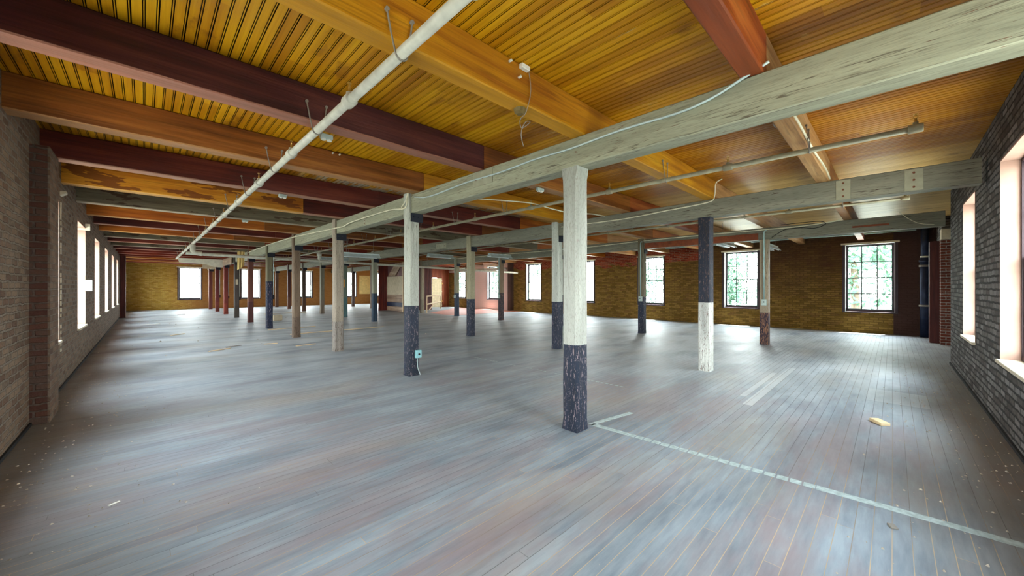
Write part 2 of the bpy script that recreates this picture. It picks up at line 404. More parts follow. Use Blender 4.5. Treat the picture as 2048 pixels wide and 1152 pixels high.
M['tape'] = plain('white_floor_tape', (168, 180, 180), 0.7, var=0.25, sc=24)
M['board_tan'] = plain('tan_plywood', (196, 182, 156), 0.8)
M['boards_red'] = wood('dark_red_vertical_boards', (70, 18, 14), (100, 30, 22), (132, 50, 30), 'Z')
M['boards_diag'] = wood('orange_brown_boards', (106, 44, 22), (150, 76, 42), (184, 110, 70), 'Z')
M['boards_purple'] = wood('purple_brown_vertical_boards', (72, 48, 56), (104, 70, 72), (132, 92, 84), 'Z')
M['boards_orange'] = wood('red_orange_vertical_boards', (104, 42, 22), (140, 64, 34), (168, 90, 54), 'Z')
M['reclaimed'] = wood('reclaimed_grey_boards', (118, 96, 80), (158, 130, 108), (196, 170, 146), 'Y')
M['post_brown'] = wood('dark_red_brown_post', (58, 20, 20), (84, 32, 28), (104, 52, 40), 'Z')
M['bark'] = wood('bark', (60, 50, 40), (84, 72, 56), (104, 92, 76), 'Z')
lf = NT('leaf_green', 0.6); lf.col(lf.ramp(lf.noise(scale=1.4), [(0.3, srgb(44, 78, 62)), (0.7, srgb(84, 116, 92))])); M['leaf'] = lf.m

BW = {  # beam timbers
 'gold': ((150, 88, 10), (190, 128, 18), (214, 158, 34), None),
 'maroon': ((56, 16, 14), (92, 30, 22), (116, 50, 34), None),
 'purple': ((50, 20, 22), (76, 32, 34), (98, 50, 44), None),
 'brown': ((92, 46, 14), (134, 76, 26), (166, 104, 42), None),
 'mottled': ((150, 84, 14), (192, 126, 26), (212, 150, 44), (104, 48, 14)),
 'grey': ((84, 76, 58), (116, 108, 86), (142, 134, 112), (66, 42, 26)),
 'orange': ((136, 62, 12), (172, 92, 20), (196, 118, 34), None),
 'red': ((84, 28, 10), (140, 58, 16), (176, 100, 44), None),
 'tan': ((140, 92, 48), (176, 130, 80), (206, 166, 116), None),
 'dkred': ((96, 24, 14), (128, 40, 22), (150, 64, 38), None),
}
UN = dict(maroon=(172, 124, 100), purple=(160, 106, 84), brown=(170, 122, 74), orange=(196, 146, 84), mottled=(206, 156, 84), grey=(170, 152, 128), dkred=(150, 84, 62), gold=(190, 134, 30), red=(128, 62, 30))
for k, (d, mi, li, bl) in BW.items():
    M['b_' + k] = wood('beam_timber_' + k, d, mi, li, 'X', rough=0.5, spec=0.35, blotch=bl, blotch_t=0.54 if k != 'grey' else 0.58, under=UN.get(k))
M['girder'] = painted('pale_grey_green_girder_paint', (164, 163, 140), None, 0, wear=0.60, wearcol=(150, 100, 70), axis='Y', stain=0.25)
M['girder_d'] = painted('dull_grey_girder_paint', (140, 138, 122), None, 0, wear=0.585, wearcol=(92, 66, 46), axis='Y', stain=0.6)

# ------------------------------------------------------------------ floor / ceiling
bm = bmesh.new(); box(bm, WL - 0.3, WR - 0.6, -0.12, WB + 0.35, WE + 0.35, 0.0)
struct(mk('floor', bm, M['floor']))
bm = bmesh.new()
prof = []; x = -1.2; i = 0
while x < WB + 0.35:
    d = 0.010; z = CEIL
    if i % 2 == 0: prof += [(x, z), (x + 0.0520, z), (x + 0.0528, z + d), (x + 0.0580, z + d), (x + 0.0588, z), (x + 0.0640, z), (x + 0.0648, z + d), (x + 0.0710, z + d)]
    else: prof += [(x, z), (x + 0.0510, z), (x + 0.0518, z + d), (x + 0.0565, z + d), (x + 0.0573, z), (x + 0.0625, z), (x + 0.0633, z + d * 2), (x + 0.0710, z + d * 2)]
    x += 0.071; i += 1
rows = []
for yy in (WR - 0.6, WE + 0.35): rows.append([bm.verts.new((a, yy, b)) for a, b in prof])
for k in range(len(prof) - 1): bm.faces.new((rows[0][k], rows[0][k + 1], rows[1][k + 1], rows[1][k]))
top = [bm.verts.new(p) for p in ((-1.2, WR - .6, CEIL + .15), (prof[-1][0], WR - .6, CEIL + .15), (prof[-1][0], WE + .35, CEIL + .15), (-1.2, WE + .35, CEIL + .15))]
bm.faces.new(top)
bm.faces.new([rows[0][0], rows[1][0], top[3], top[0]]); bm.faces.new([rows[0][-1], rows[1][-1], top[2], top[1]])
bm.faces.new(rows[0] + [top[1], top[0]]); bm.faces.new(rows[1] + [top[2], top[3]])
bmesh.ops.recalc_face_normals(bm, faces=bm.faces)
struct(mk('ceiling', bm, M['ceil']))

# ------------------------------------------------------------------ walls with window openings
def wall(name, axis, inner, outer, u0, u1, z0, z1, holes, mat):
    us = sorted({u0, u1, *[h[0] for h in holes], *[h[1] for h in holes]}); zs = sorted({z0, z1, *[h[2] for h in holes], *[h[3] for h in holes]})
    bm = bmesh.new()
    def P(u, w, z): return (w, u, z) if axis == 'Y' else (u, w, z)
    def solid(i, j):
        if i < 0 or j < 0 or i >= len(us) - 1 or j >= len(zs) - 1: return False
        cu = (us[i] + us[i + 1]) / 2; cz = (zs[j] + zs[j + 1]) / 2
        return not any(h[0] < cu < h[1] and h[2] < cz < h[3] for h in holes)
    cache = {}
    def V(u, w, z):
        k = (round(u, 4), round(w, 4), round(z, 4))
        if k not in cache: cache[k] = bm.verts.new(P(u, w, z))
        return cache[k]
    for i in range(len(us) - 1):
        for j in range(len(zs) - 1):
            if not solid(i, j): continue
            a, b, c, d = us[i], us[i + 1], zs[j], zs[j + 1]
            for w in (inner, outer): bm.faces.new((V(a, w, c), V(b, w, c), V(b, w, d), V(a, w, d)))
            if not solid(i - 1, j): bm.faces.new((V(a, inner, c), V(a, outer, c), V(a, outer, d), V(a, inner, d)))
            if not solid(i + 1, j): bm.faces.new((V(b, inner, c), V(b, outer, c), V(b, outer, d), V(b, inner, d)))
            if not solid(i, j - 1): bm.faces.new((V(a, inner, c), V(b, inner, c), V(b, outer, c), V(a, outer, c)))
            if not solid(i, j + 1): bm.faces.new((V(a, inner, d), V(b, inner, d), V(b, outer, d), V(a, outer, d)))
    bmesh.ops.recalc_face_normals(bm, faces=bm.faces)
    return struct(mk(name, bm, mat))

T = 0.34; ZT = CEIL + 0.1
left_c = [1.05 + 3.4 * k for k in range(10)]
left_c = [c for c in left_c if c < 33]
back_c = [0.54 + 3.72 * k for k in range(9)]
end_c = [2.27, 5.8, 9.5, 13.2, 15.9]
right_c = [2.75, 5.83, 8.79]
LZ = (0.73, 2.76); BZ = (0.69, 2.95); RZ = (0.74, 2.84)
hl = [(c - 0.66, c + 0.66, *LZ) for c in left_c]
hb = [(c - 0.6, c + 0.6, *BZ) for c in back_c]
he = [(c - 0.6, c + 0.6, 0.66, 2.9) for c in end_c]
hr = [(c - 0.63, c + 0.63, *RZ) for c in right_c]
wall('wall_left', 'Y', WL, WL - T, WR - 0.6, WE, 0, CEIL - .001, hl, M['brick_left'])
wall('wall_back', 'Y', WB, WB + T, -1.3, WE + T, 0, CEIL - .001, hb, M['brick_back'])
wall('wall_end', 'X', WE, WE + T, WL - T, WB, 0, CEIL - .001, he, M['brick_end'])
wr = wall('wall_right', 'X', WR, WR - T, WL, 11.3, 0, CEIL - .001, hr, M['brick_right'])
bm = bmesh.new(); box(bm, 11.3, -1.35, 0, 14.8, -1.07, CEIL - .001); box(bm, 15.2, -1.3, 0, WB, -0.92, CEIL - .001); box(bm, 14.8, -1.35, 0, 15.2, -1.07, CEIL - .001)
o = mk('recessed_brickwork', bm, M['brick_right'], wr)
bm = bmesh.new(); box(bm, 14.8, -1.3, 0, 15.2, -0.88, 2.75)
mk('red_brick_return', bm, M['brick_redx'], wr)
bm = bmesh.new(); box(bm, 14.8, -1.07, 2.75, 15.2, -0.89, 3.02); mk('plaster_patch', bm, M['creamtrim'], wr)
wl = bpy.data.objects['wall_left']
bm = bmesh.new(); box(bm, WL - 0.01, 6.56, 0, WL + 0.14, 7.15, BEAM_B - 0.005)
mk('brick_pier', bm, brick('pier_brick', 'Y', [(88, 66, 52), (118, 92, 74), (136, 112, 92)], (140, 128, 116), worn=0.6, streak=0.5, bumpd=0.03), wl)
# its near face shows whole red-brown bricks: separate facing course
bm = bmesh.new(); box(bm, WL + 0.0, 6.552, 0, WL + 0.125, 6.562, BEAM_B - 0.01)
mk('pier_end_bricks', bm, brick('pier_end_brick', 'X', [(74, 46, 40), (100, 66, 54), (92, 74, 66)], (104, 92, 84), worn=0.8, streak=0.25, bumpd=0.02), wl)
# brick piers on the window-side wall
wbk = bpy.data.objects['wall_back']
bm = bmesh.new(); box(bm, WB - 0.1, 5.82, 0, WB + .01, 6.6, 3.0)
mk('brick_pier', bm, M['brick_back'], wbk)
bm = bmesh.new(); box(bm, WB - 0.3, 17.15, 0, WB + .01, 17.4, CEIL - .05)
mk('brick_pier', bm, plain('dark_plaster_pier', (84, 62, 56), 0.8), wbk)
# repointed vertical scar and debris ledge along the foot of the walls
bm = bmesh.new()
for k in range(26):
    z = 0.55 + k * 0.085
    if R.random() < 0.75: box(bm, WL - .002, 8.62 + R.uniform(-.01, .01), z, WL + 0.012, 8.66 + R.uniform(-.01, .02), z + R.uniform(.04, .09))
mk('mortar_scar', bm, M['creamtrim'], wl)
def footline(name, pts, parent):
    bm = bmesh.new()
    for (x0, y0, x1, y1) in pts: box(bm, x0, y0, 0.0, x1, y1, 0.035)
    o = mk(name, bm, plain(name + '_soot', (34, 32, 34), 0.9), parent); return struct(o)
footline('baseboard_left', [(WL, -.8, WL + .018, 6.55), (WL, 7.16, WL + .018, WE)], None)
footline('baseboard_right', [(WL + .02, WR, 11.3, WR + .02)], None)

# ------------------------------------------------------------------ windows
def pane_mat():
    m = bpy.data.materials.new('window_glass'); m.use_nodes = True; t = m.node_tree; t.nodes.clear()
    out = t.nodes.new('ShaderNodeOutputMaterial'); tr = t.nodes.new('ShaderNodeBsdfTransparent'); gl = t.nodes.new('ShaderNodeBsdfGlossy')
    tr.inputs[0].default_value = (0.93, 0.97, 0.96, 1); gl.inputs['Roughness'].default_value = 0.02
    mx = t.nodes.new('ShaderNodeMixShader'); mx.inputs[0].default_value = 0.05
    t.links.new(tr.outputs[0], mx.inputs[1]); t.links.new(gl.outputs[0], mx.inputs[2]); t.links.new(mx.outputs[0], out.inputs[0]); return m
M['glass'] = pane_mat()
wn = [0]
def window(axis, c, hw, z0, z1, inner, outdir, cols=3, depth=0.13, jamb=None, head=True, framecol='darkframe', sashcol='muntin'):
    """axis: horizontal axis of the wall; inner: plane of the inner face; outdir: +1/-1 towards outside"""
    wn[0] += 1
    def bx(bm, u0, u1, w0, w1, za, zb, bev=0.0):
        a, b = inner + outdir * w0, inner + outdir * w1
        if axis == 'Y': box(bm, a, u0, za, b, u1, zb, bev)
        else: box(bm, u0, a, za, u1, b, zb, bev)
    loc = (inner, c, z0) if axis == 'Y' else (c, inner, z0)
    f = bmesh.new()
    fw = 0.045
    bx(f, c - hw, c - hw + fw, depth, depth + 0.11, z0, z1); bx(f, c + hw - fw, c + hw, depth, depth + 0.11, z0, z1)
    bx(f, c - hw, c + hw, depth, depth + 0.11, z1 - fw, z1); bx(f, c - hw, c + hw, depth, depth + 0.11, z0, z0 + 0.05)
    root = struct(mk('window_%d' % wn[0], f, M[framecol]))
    zm = z0 + (z1 - z0) * 0.5
    for nm, za, zb, dd in (('lower_sash', z0 + 0.05, zm + 0.02, depth + 0.015), ('upper_sash', zm - 0.02, z1 - fw, depth + 0.055)):
        s = bmesh.new(); a, b = c - hw + fw, c + hw - fw; r = 0.035
        bx(s, a, a + r, dd, dd + 0.035, za, zb); bx(s, b - r, b, dd, dd + 0.035, za, zb)
        bx(s, a, b, dd, dd + 0.035, za, za + (0.05 if nm == 'lower_sash' else 0.03)); bx(s, a, b, dd, dd + 0.035, zb - 0.032, zb)
        so = mk(nm, s, M[sashcol], root)
        g = bmesh.new()
        for k in range(1, cols):
            u = a + (b - a) * k / cols; bx(g, u - 0.013, u + 0.013, dd + 0.005, dd + 0.028, za + .03, zb - .03)
        zc = (za + zb) / 2; bx(g, a + .03, b - .03, dd + 0.005, dd + 0.028, zc - 0.013, zc + 0.013)
        mk('glazing_bars', g, M[sashcol], so)
        p = bmesh.new(); bx(p, a + 0.03, b - 0.03, dd + 0.014, dd + 0.018, za + 0.03, zb - 0.03)
        mk('glass', p, M['glass'], so)
    if jamb:
        for sgn, nm in ((-1, 'plastered_jamb'), (1, 'plastered_jamb')):
            j = bmesh.new(); u = c + sgn * hw; bx(j, min(u, u - sgn * 0.018), max(u, u - sgn * 0.018), -0.004, depth, z0, z1)
            mk(nm, j, M[jamb], root)
        j = bmesh.new(); bx(j, c - hw, c + hw, -0.004, depth, z1 - 0.018, z1); mk('plastered_head', j, M[jamb], root)
    st = bmesh.new(); bx(st, c - hw - (0.03 if head else 0), c + hw + (0.03 if head else 0), -0.035, depth + 0.02, z0 - 0.035, z0 + 0.004, 0.004)
    mk('sill', st, M['darkframe' if head else 'creamtrim'], root)
    if head:
        h = bmesh.new()
        bx(h, c - hw - 0.1, c + hw + 0.1, -0.03, 0.0, z1 - 0.01, z1 + 0.05, 0.005)
        mk('head_board', h, M['creamtrim'], root)
        for sgn in (-1, 1):
            h = bmesh.new(); u = c + sgn * (hw + 0.03); bx(h, u - 0.035, u + 0.035, -0.02, 0.0, z0 - 0.03, z1 - 0.01, 0.003)
            mk('side_casing', h, M['darkframe'], root)
    # daylight comes in through this opening: sky portal in the opening
    L = bpy.data.lights.new('sky_portal', 'AREA'); L.shape = 'RECTANGLE'; L.size = 2 * hw - 0.02; L.size_y = z1 - z0 - 0.02
    L.cycles.is_portal = True
    lo = bpy.data.objects.new('sky_portal', L); C.objects.link(lo)
    w = inner + outdir * (depth + 0.14)
    lo.location = (w, c, (z0 + z1) / 2) if axis == 'Y' else (c, w, (z0 + z1) / 2)
    d = Vector((-outdir, 0, 0)) if axis == 'Y' else Vector((0, -outdir, 0))
    lo.rotation_euler = d.to_track_quat('-Z', 'Y').to_euler()
    return root
for c in back_c: window('Y', c, 0.6, *BZ, WB, 1, 3, 0.12, jamb='whitesash')
for c in end_c: window('X', c, 0.6, 0.66, 2.9, WE, 1, 2, 0.12, jamb='whitesash')
for c in left_c:
    window('Y', c, 0.66, *LZ, WL, -1, 3, 0.2, jamb='pinkjamb', head=False)
for c in right_c: window('X', c, 0.63, *RZ, WR, -1, 3, 0.13, jamb='pinkjamb', head=False)
# torn paper hanging at heads / notice on the jamb
def left_extra(y, z):
    bm = bmesh.new(); box(bm, WL - .10, y + 0.63, z, WL + .07, y + .645, z + .14)
    o = mk('torn_trim_board', bm, M['creamtrim']); return o
o = left_extra(left_c[3], 2.70); tag(o, 'torn cream strip of trim sticking out at the top of the nearest visible left window', 'trim strip')
bm = bmesh.new(); box(bm, WL - 0.03, left_c[3] + 0.625, 1.43, WL + 0.10, left_c[3] + 0.632, 1.66)
tag(mk('paper_notice', bm, M['white']), 'white paper notice fixed on the pink jamb of the nearest visible left window', 'notice')
bm = bmesh.new(); prism(bm, 'Y', 8.6, 8.75, [(WL, 2.86), (WL + .06, 2.9), (WL + .06, 2.93), (WL, 2.92)])
tag(mk('window_bracket', bm, M['creamtrim']), 'small cream bracket on the left brick wall just past the brick pier', 'bracket')

# ------------------------------------------------------------------ girders, posts
ROWS = [3.17, 7.15, 11.6]; PS = 0.20
YK = [2.27 + 3.42 * k for k in range(10)]
rown = ['first row', 'middle row', 'third row']
ordn = ['nearest', 'second', 'third', 'fourth', 'fifth', 'sixth', 'seventh', 'eighth', 'ninth', 'tenth', 'eleventh']
GP, NV = (196, 198, 188), (36, 44, 62)
style = {
 (0, 0): ((182, 183, 174), NV, .90, .555, 'pale grey above and scratched navy blue below', (196, 164, 150)),
 (0, 1): ((186, 187, 176), NV, 1.19, .565, 'pale grey over navy with teal box', (196, 164, 150)),
 (0, 2): ((164, 150, 134), (150, 140, 132), .7, .545, 'worn grey-brown all over', (112, 84, 66)),
 (0, 3): ((128, 106, 88), (112, 92, 78), .6, .55, 'worn brown all over', (86, 62, 48)),
 (0, 4): ((124, 116, 92), (34, 42, 68), 1.72, .565, 'dark blue lower half, weathered wood above', (196, 164, 150)),
 (0, 5): ((112, 66, 56), (84, 46, 44), .88, .6, 'red-brown with a navy foot', (120, 70, 60)),
 (0, 6): ((84, 74, 70), (74, 66, 60), .6, .6, 'dark grey-brown all over', (110, 84, 70)),
 (0, 7): ((128, 54, 46), (134, 58, 46), .6, .62, 'plain red-brown', (90, 40, 34)),
 (0, 8): ((110, 44, 44), (116, 52, 44), .6, .62, 'plain dark red', (90, 40, 34)),
 (0, 9): ((110, 50, 44), (106, 50, 44), .6, .62, 'plain dark red', (90, 40, 34)),
 (1, 0): ((36, 42, 58), (204, 204, 198), 1.23, .50, 'navy blue above and pale grey below', (160, 120, 100)),
 (1, 1): (GP, NV, 1.15, .57, 'pale grey above and navy blue below', (196, 164, 150)),
 (1, 2): ((170, 160, 132), NV, 1.14, .57, 'tan-grey above, navy with rusty patch below', (196, 164, 150)),
 (1, 3): ((140, 180, 178), (120, 170, 176), .8, .6, 'pale teal', (160, 150, 130)),
 (1, 4): ((150, 148, 128), (34, 54, 74), 1.24, .6, 'grey above and clean dark blue below', (120, 90, 70)),
 (1, 5): ((112, 124, 112), (84, 116, 118), 1.0, .6, 'dull teal-green', (90, 70, 60)),
 (1, 6): ((140, 132, 112), (140, 124, 108), .8, .6, 'worn grey-brown', (100, 80, 66)),
 (1, 7): ((84, 66, 56), (100, 70, 56), .8, .6, 'dark brown', (120, 84, 60)),
 (1, 8): ((92, 50, 44), (110, 70, 56), .8, .6, 'dark red-brown', (130, 90, 70)),
 (1, 9): ((100, 70, 56), (100, 70, 56), .8, .6, 'brown', (130, 90, 70)),
 (2, 0): ((176, 160, 136), (52, 44, 62), .84, .50, 'grey above, flaking purple-black below', (196, 136, 92)),
 (2, 1): ((128, 118, 96), NV, 1.19, .57, 'grey-brown above and navy blue below', (196, 164, 150)),
 (2, 2): (GP, NV, 1.2, .57, 'pale grey above and navy below', (196, 164, 150)),
 (2, 3): ((158, 134, 110), (62, 54, 62), 1.25, .55, 'flaking tan above and dark below', (190, 130, 104)),
 (2, 4): ((176, 168, 140), (48, 62, 82), 1.2, .6, 'tan-grey above and slate blue below', (150, 110, 84)),
 (2, 5): ((190, 184, 160), (170, 164, 146), .8, .6, 'pale cream', (150, 110, 84)),
 (2, 6): ((110, 72, 48), (120, 82, 56), .8, .6, 'brown', (150, 110, 84)),
 (2, 7): ((112, 84, 66), (122, 96, 80), .8, .6, 'grey-brown', (150, 110, 84)),
 (2, 8): ((96, 72, 66), (104, 84, 80), .8, .6, 'grey-brown', (150, 110, 84)),
 (2, 9): ((96, 72, 66), (104, 84, 80), .8, .6, 'grey-brown', (150, 110, 84)),
}
for r, X0 in enumerate(ROWS):
    for k in range(10):
        up, lo, sp, wear, desc, wc = style[(r, k)]
        mt = painted('post_paint_%d_%d' % (r, k), up, lo, sp, wear, wc, 'Z', stain=0.45)
        Y0 = YK[k]; s = PS; c = 0.026 if r == 0 else 0.016
        bm = bmesh.new(); rings = []
        lv = [0.0, 0.12, 0.2] + [0.2 + (GIRD_B - .25) * q / 8 for q in range(1, 8)] + [GIRD_B - 0.12, GIRD_B - 0.05, GIRD_B - 0.001]
        for zi, z in enumerate(lv):
            cc = 0.004 if z < 0.08 or z > GIRD_B - 0.1 else c * R.uniform(0.8, 1.15)
            rings.append([bm.verts.new((a + (R.uniform(-.0015, .0015) if 0 < zi < len(lv) - 1 else 0), b + (R.uniform(-.0015, .0015) if 0 < zi < len(lv) - 1 else 0), z)) for a, b in octo(X0, Y0, X0 + s, Y0 + s, cc)])
        for q0, q1 in zip(rings, rings[1:]):
            for i in range(8): bm.faces.new((q0[i], q0[(i + 1) % 8], q1[(i + 1) % 8], q1[i]))
        bm.faces.new(rings[0][::-1]); bm.faces.new(rings[-1])
        p = mk('wooden_post', bm, mt)
        vis = {0: 'first', 1: 'second', 2: 'third'}[r]
        tag(p, 'wooden post, %s, %s in the %s' % (desc, ordn[k] + (' post' if k else ' post'), rown[r]), 'post', 'square timber posts')
        if k >= 1:
            bm = bmesh.new(); box(bm, X0, Y0 + .004, GIRD_B - .001, X0 + 0.038, Y0 + s - .004, BEAM_B + 0.03, 0.003)
            mk('tenon', bm, mt, p)
            bm = bmesh.new(); box(bm, X0 + 0.03, Y0 - 0.018, GIRD_B - 0.15, X0 + s + 0.055, Y0 - 0.001, GIRD_B - 0.002, 0.003)
            for a in (0.08, 0.17):
                tube(bm, [(X0 + a, Y0 - 0.018, GIRD_B - 0.06), (X0 + a, Y0 - 0.03, GIRD_B - 0.06)], 0.011, 6)
            mk('iron_cap_plate', bm, M['iron'], p)
# girders, jointed over every post from the second on
for r, X0 in enumerate(ROWS):
    cuts = [WR + 0.045] + [YK[k] + PS / 2 for k in range(1, 10)] + [WE - 0.002]
    if r == 0: cuts[0] = WR + 0.002
    for i in range(len(cuts) - 1):
        a, b = cuts[i] + (0.003 if i else 0), cuts[i + 1] - 0.003
        x0 = X0 + (0.04 if i or True else 0.0)
        bm = bmesh.new()
        prism(bm, 'Y', a, b, octo(X0 + 0.040, GIRD_B, X0 + 0.245, BEAM_B - 0.001, 0.010), max(2, int((b - a) / 0.35)), 0.0025)
        g = mk('timber_girder', bm, M['girder' if r == 0 else 'girder_d'] if r < 2 or i > 0 else M['girder_d'])
        if i == 0: t = 'from right brick wall to second post'
        elif i < 9: t = 'between %s and %s post' % (ordn[i], ordn[i + 1])
        else: t = 'from tenth post to far end wall'
        tag(g, '%s girder over the %s post row, %s' % (['pale grey-green', 'dull grey', 'dark grey'][r], ['first', 'middle', 'third'][r], t), 'girder', 'painted girders on the posts')

def plate(g, x, y0, z0, y1, z1):
    b = bmesh.new(); box(b, x - .008, y0, z0, x - .0005, y1, z1, .002); o = mk('nailed_plate', b, M['plate'], g)
    b2 = bmesh.new()
    for q in range(3):
        t = (q + .5) / 3; tube(b2, [(x - .008, y0 + (y1 - y0) * (t if y1 - y0 > z1 - z0 else .5), z0 + (z1 - z0) * (.5 if y1 - y0 > z1 - z0 else t)), (x - .012, y0 + (y1 - y0) * (t if y1 - y0 > z1 - z0 else .5), z0 + (z1 - z0) * (.5 if y1 - y0 > z1 - z0 else t))], .014, 8)
    mk('bolt_heads', b2, M['rustbolt'], o)
M['plate'] = plain('pale_painted_plate', (158, 155, 134), .6, sc=10); M['rustbolt'] = plain('rusty_bolt', (110, 66, 44), .7)
GD = {o.name: o for o in bpy.data.objects if o.name.startswith('timber_girder')}
gl = sorted(GD.values(), key=lambda o: o.name)
plate(gl[0], 3.21, 3.62, 2.86, 4.02, 3.05); plate(gl[1], 3.21, 7.5, 2.78, 7.6, 2.95)
plate(gl[10], 7.19, .42, 2.77, .58, 3.05); plate(gl[10], 7.19, -.28, 2.77, -.11, 3.05); plate(gl[12], 7.19, 10.44, 2.83, 11.05, 2.99)

# ------------------------------------------------------------------ ceiling beams
YF = [.807, 2.385, 4.02, 5.65, 7.30, 8.9, 10.6, 12.3, 13.85, 15.4, 17.1, 18.7, 20.4, 22.0, 23.6, 25.2, 26.8, 28.4, 30.0, 31.6, 33.2]
WD = {0: .15, 1: .175, 2: .2, 3: .21, 4: .2}
S1 = {2: 3.23, 5: 2.39, 6: 3.05, 7: 2.36, 9: 2.1, 8: 2.95}
colr = [
 ['red', 'tan', 'brown', 'red'], ['gold', 'gold', 'tan', 'tan'], ['purple', 'brown', 'red', 'tan'], ['brown', 'gold', 'brown', 'orange'],
 ['maroon', 'maroon', 'orange', 'tan'], ['mottled', 'maroon', 'brown', 'tan'], ['grey', 'grey', 'grey', 'orange'], ['orange', 'brown', 'dkred', 'tan'],
 ['maroon', 'maroon', 'brown', 'brown'], ['orange', 'brown', 'grey', 'brown'], ['grey', 'dkred', 'brown', 'tan'], ['maroon', 'grey', 'brown', 'brown'],
 ['grey', 'brown', 'dkred', 'brown'], ['purple', 'maroon', 'brown', 'brown'], ['dkred', 'dkred', 'brown', 'dkred'], ['dkred', 'brown', 'dkred', 'brown'],
 ['dkred', 'dkred', 'brown', 'brown'], ['orange', 'brown', 'dkred', 'brown'], ['dkred', 'dkred', 'brown', 'brown'], ['orange', 'brown', 'dkred', 'brown'], ['dkred', 'dkred', 'brown', 'brown']]
cname = dict(gold='golden yellow', maroon='dark maroon', purple='purple-brown', brown='brown', mottled='mottled golden', grey='weathered grey', orange='orange-brown', red='red-orange', tan='pale tan', dkred='dark red')
bays = ['left bay, between the left brick wall and the first post row', 'second bay, between the first and middle post rows', 'third bay, between the middle and third post rows', 'bay by the window-side wall']
on2 = ['first', 'second', 'third', 'fourth', 'fifth', 'sixth', 'seventh', 'eighth', 'ninth', 'tenth', 'eleventh', 'twelfth', 'thirteenth', 'fourteenth', 'fifteenth', 'sixteenth', 'seventeenth', 'eighteenth', 'nineteenth', 'twentieth', 'last']
bshort = ['left bay', 'second bay', 'third bay', 'window bay']
for n, yf in enumerate(YF):
    w = WD.get(n, 0.19); y0 = yf - w
    xs = [WL + 0.002, S1.get(n, 3.30), 7.29 if n != 2 else 7.2, 11.74, WB - 0.002]
    for b in range(4):
        bb = timber('ceiling_joist', 'X', xs[b] + (0.002 if b else 0), xs[b + 1] - 0.002, y0, BEAM_B, yf, CEIL - 0.004, M['b_' + colr[n][b]], c=0.01, jit=0.002, step=0.6)
        tag(bb, '%s ceiling beam in the %s, %s line from the right brick wall' % (cname[colr[n][b]], bshort[b], on2[n]), 'ceiling beam', 'ceiling beams across the ' + bshort[b])
# low ledger plank on the third girder and misc planks
bm = bmesh.new(); box(bm, 11.612, 2.5, GIRD_B + .002, 11.638, 5.66, GIRD_B + 0.18, .003)
tag(mk('ledger_plank', bm, M['b_red']), 'red-orange plank nailed along the third girder between its first two posts', 'plank')
bm = bmesh.new(); box(bm, 11.612, 0.05, 2.87, 11.638, 0.65, 2.91, .002)
tag(mk('nailed_batten', bm, M['b_red']), 'short dark red batten nailed on the third girder near the right wall', 'batten')

# ------------------------------------------------------------------ sprinkler pipes
def sprinkler_line(name, label, X, Z, ya, yb, r, mat, heads, hang, group, elbow=False):
    bm = bmesh.new(); tube(bm, [(X, ya, Z), (X, (ya + yb) / 2, Z), (X, yb, Z)], r, 14)
    root = mk(name, bm, mat, smooth=True); tag(root, label, 'pipe', group)
    for y in heads:
        b = bmesh.new(); tube(b, [(X, y - .05, Z), (X, y - .04, Z), (X, y + .04, Z), (X, y + .05, Z)], r, 14, radii=[r * 1.3, r * 1.42, r * 1.42, r * 1.3])
        tube(b, [(X, y, Z), (X, y, Z + r + 0.03)], r * 0.7, 10)
        f = mk('tee_fitting', b, mat, root, smooth=True)
        b = bmesh.new(); z = Z + r + 0.028
        tube(b, [(X, y, z), (X, y, z + .035)], .011, 8); tube(b, [(X, y, z + .032), (X, y - .016, z + .05), (X, y, z + .075)], .004, 5)
        tube(b, [(X, y, z + .032), (X, y + .016, z + .05), (X, y, z + .075)], .004, 5); tube(b, [(X, y, z + .075), (X, y, z + .08)], .018, 8)
        mk('sprinkler_head', b, M['brass'], f)
    for y in hang:       # wrap hangers nailed on both sides of the pipe to the beam face
        b = bmesh.new(); t = 0.006
        for sgn in (-1, 1):
            tube(b, smoothpts([(X + sgn * (r + .05), y - .012, Z + .24), (X + sgn * (r + .03), y - .02, Z + .12), (X + sgn * (r + .006), y - .03, Z)], 3), t, 6)
            tube(b, [(X + sgn * (r + .05), y + .0, Z + .25), (X + sgn * (r + .05), y - .02, Z + .25)], .014, 8)
        arc = [(X + (r + .006) * math.cos(a), y - .03, Z + (r + .006) * math.sin(a)) for a in [PI + PI * q / 8 for q in range(9)]]
        tube(b, arc, t, 6)
        mk('pipe_hanger', b, M['rust'], root)
    return root
ynear = [yf - WD.get(n, .19) for n, yf in enumerate(YF)]
heads1 = [1.42] + [3.02 + 1.645 * k for k in range(14)]
P1 = sprinkler_line('sprinkler_pipe', 'thick pale grey sprinkler pipe running the length of the left bay, nearest pipe', 1.16, 2.98, -0.6, 25.6, 0.036, M['pipe'], heads1, ynear[0:15], 'long sprinkler pipes under the beams')
P2 = sprinkler_line('sprinkler_pipe', 'slim tan-grey sprinkler pipe in the second bay, ending near the right wall', 5.12, 2.98, -0.16, 24.0, 0.028, M['pipe2'], [-0.15] + [1.42 + 1.645 * k for k in range(13)], ynear[0:14], 'long sprinkler pipes under the beams')
P3 = sprinkler_line('sprinkler_pipe', 'slim sprinkler pipe through the third bay, seen below the middle girder', 9.0, 2.98, -0.16, 16.3, 0.024, M['pipe2'], [-0.15] + [1.42 + 1.645 * k for k in range(8)], ynear[0:9], 'long sprinkler pipes under the beams')
bm = bmesh.new(); tube(bm, [(16.62, -0.5, 3.24), (16.62, 9, 3.24)], 0.022, 8)
o = mk('sprinkler_pipe', bm, M['conduit'], smooth=True); tag(o, 'thin white pipe high along the window-side wall above the windows', 'pipe')
bm = bmesh.new(); tube(bm, [(16.84, -0.75, 3.33), (16.84, 5.5, 3.31)], 0.055, 12)
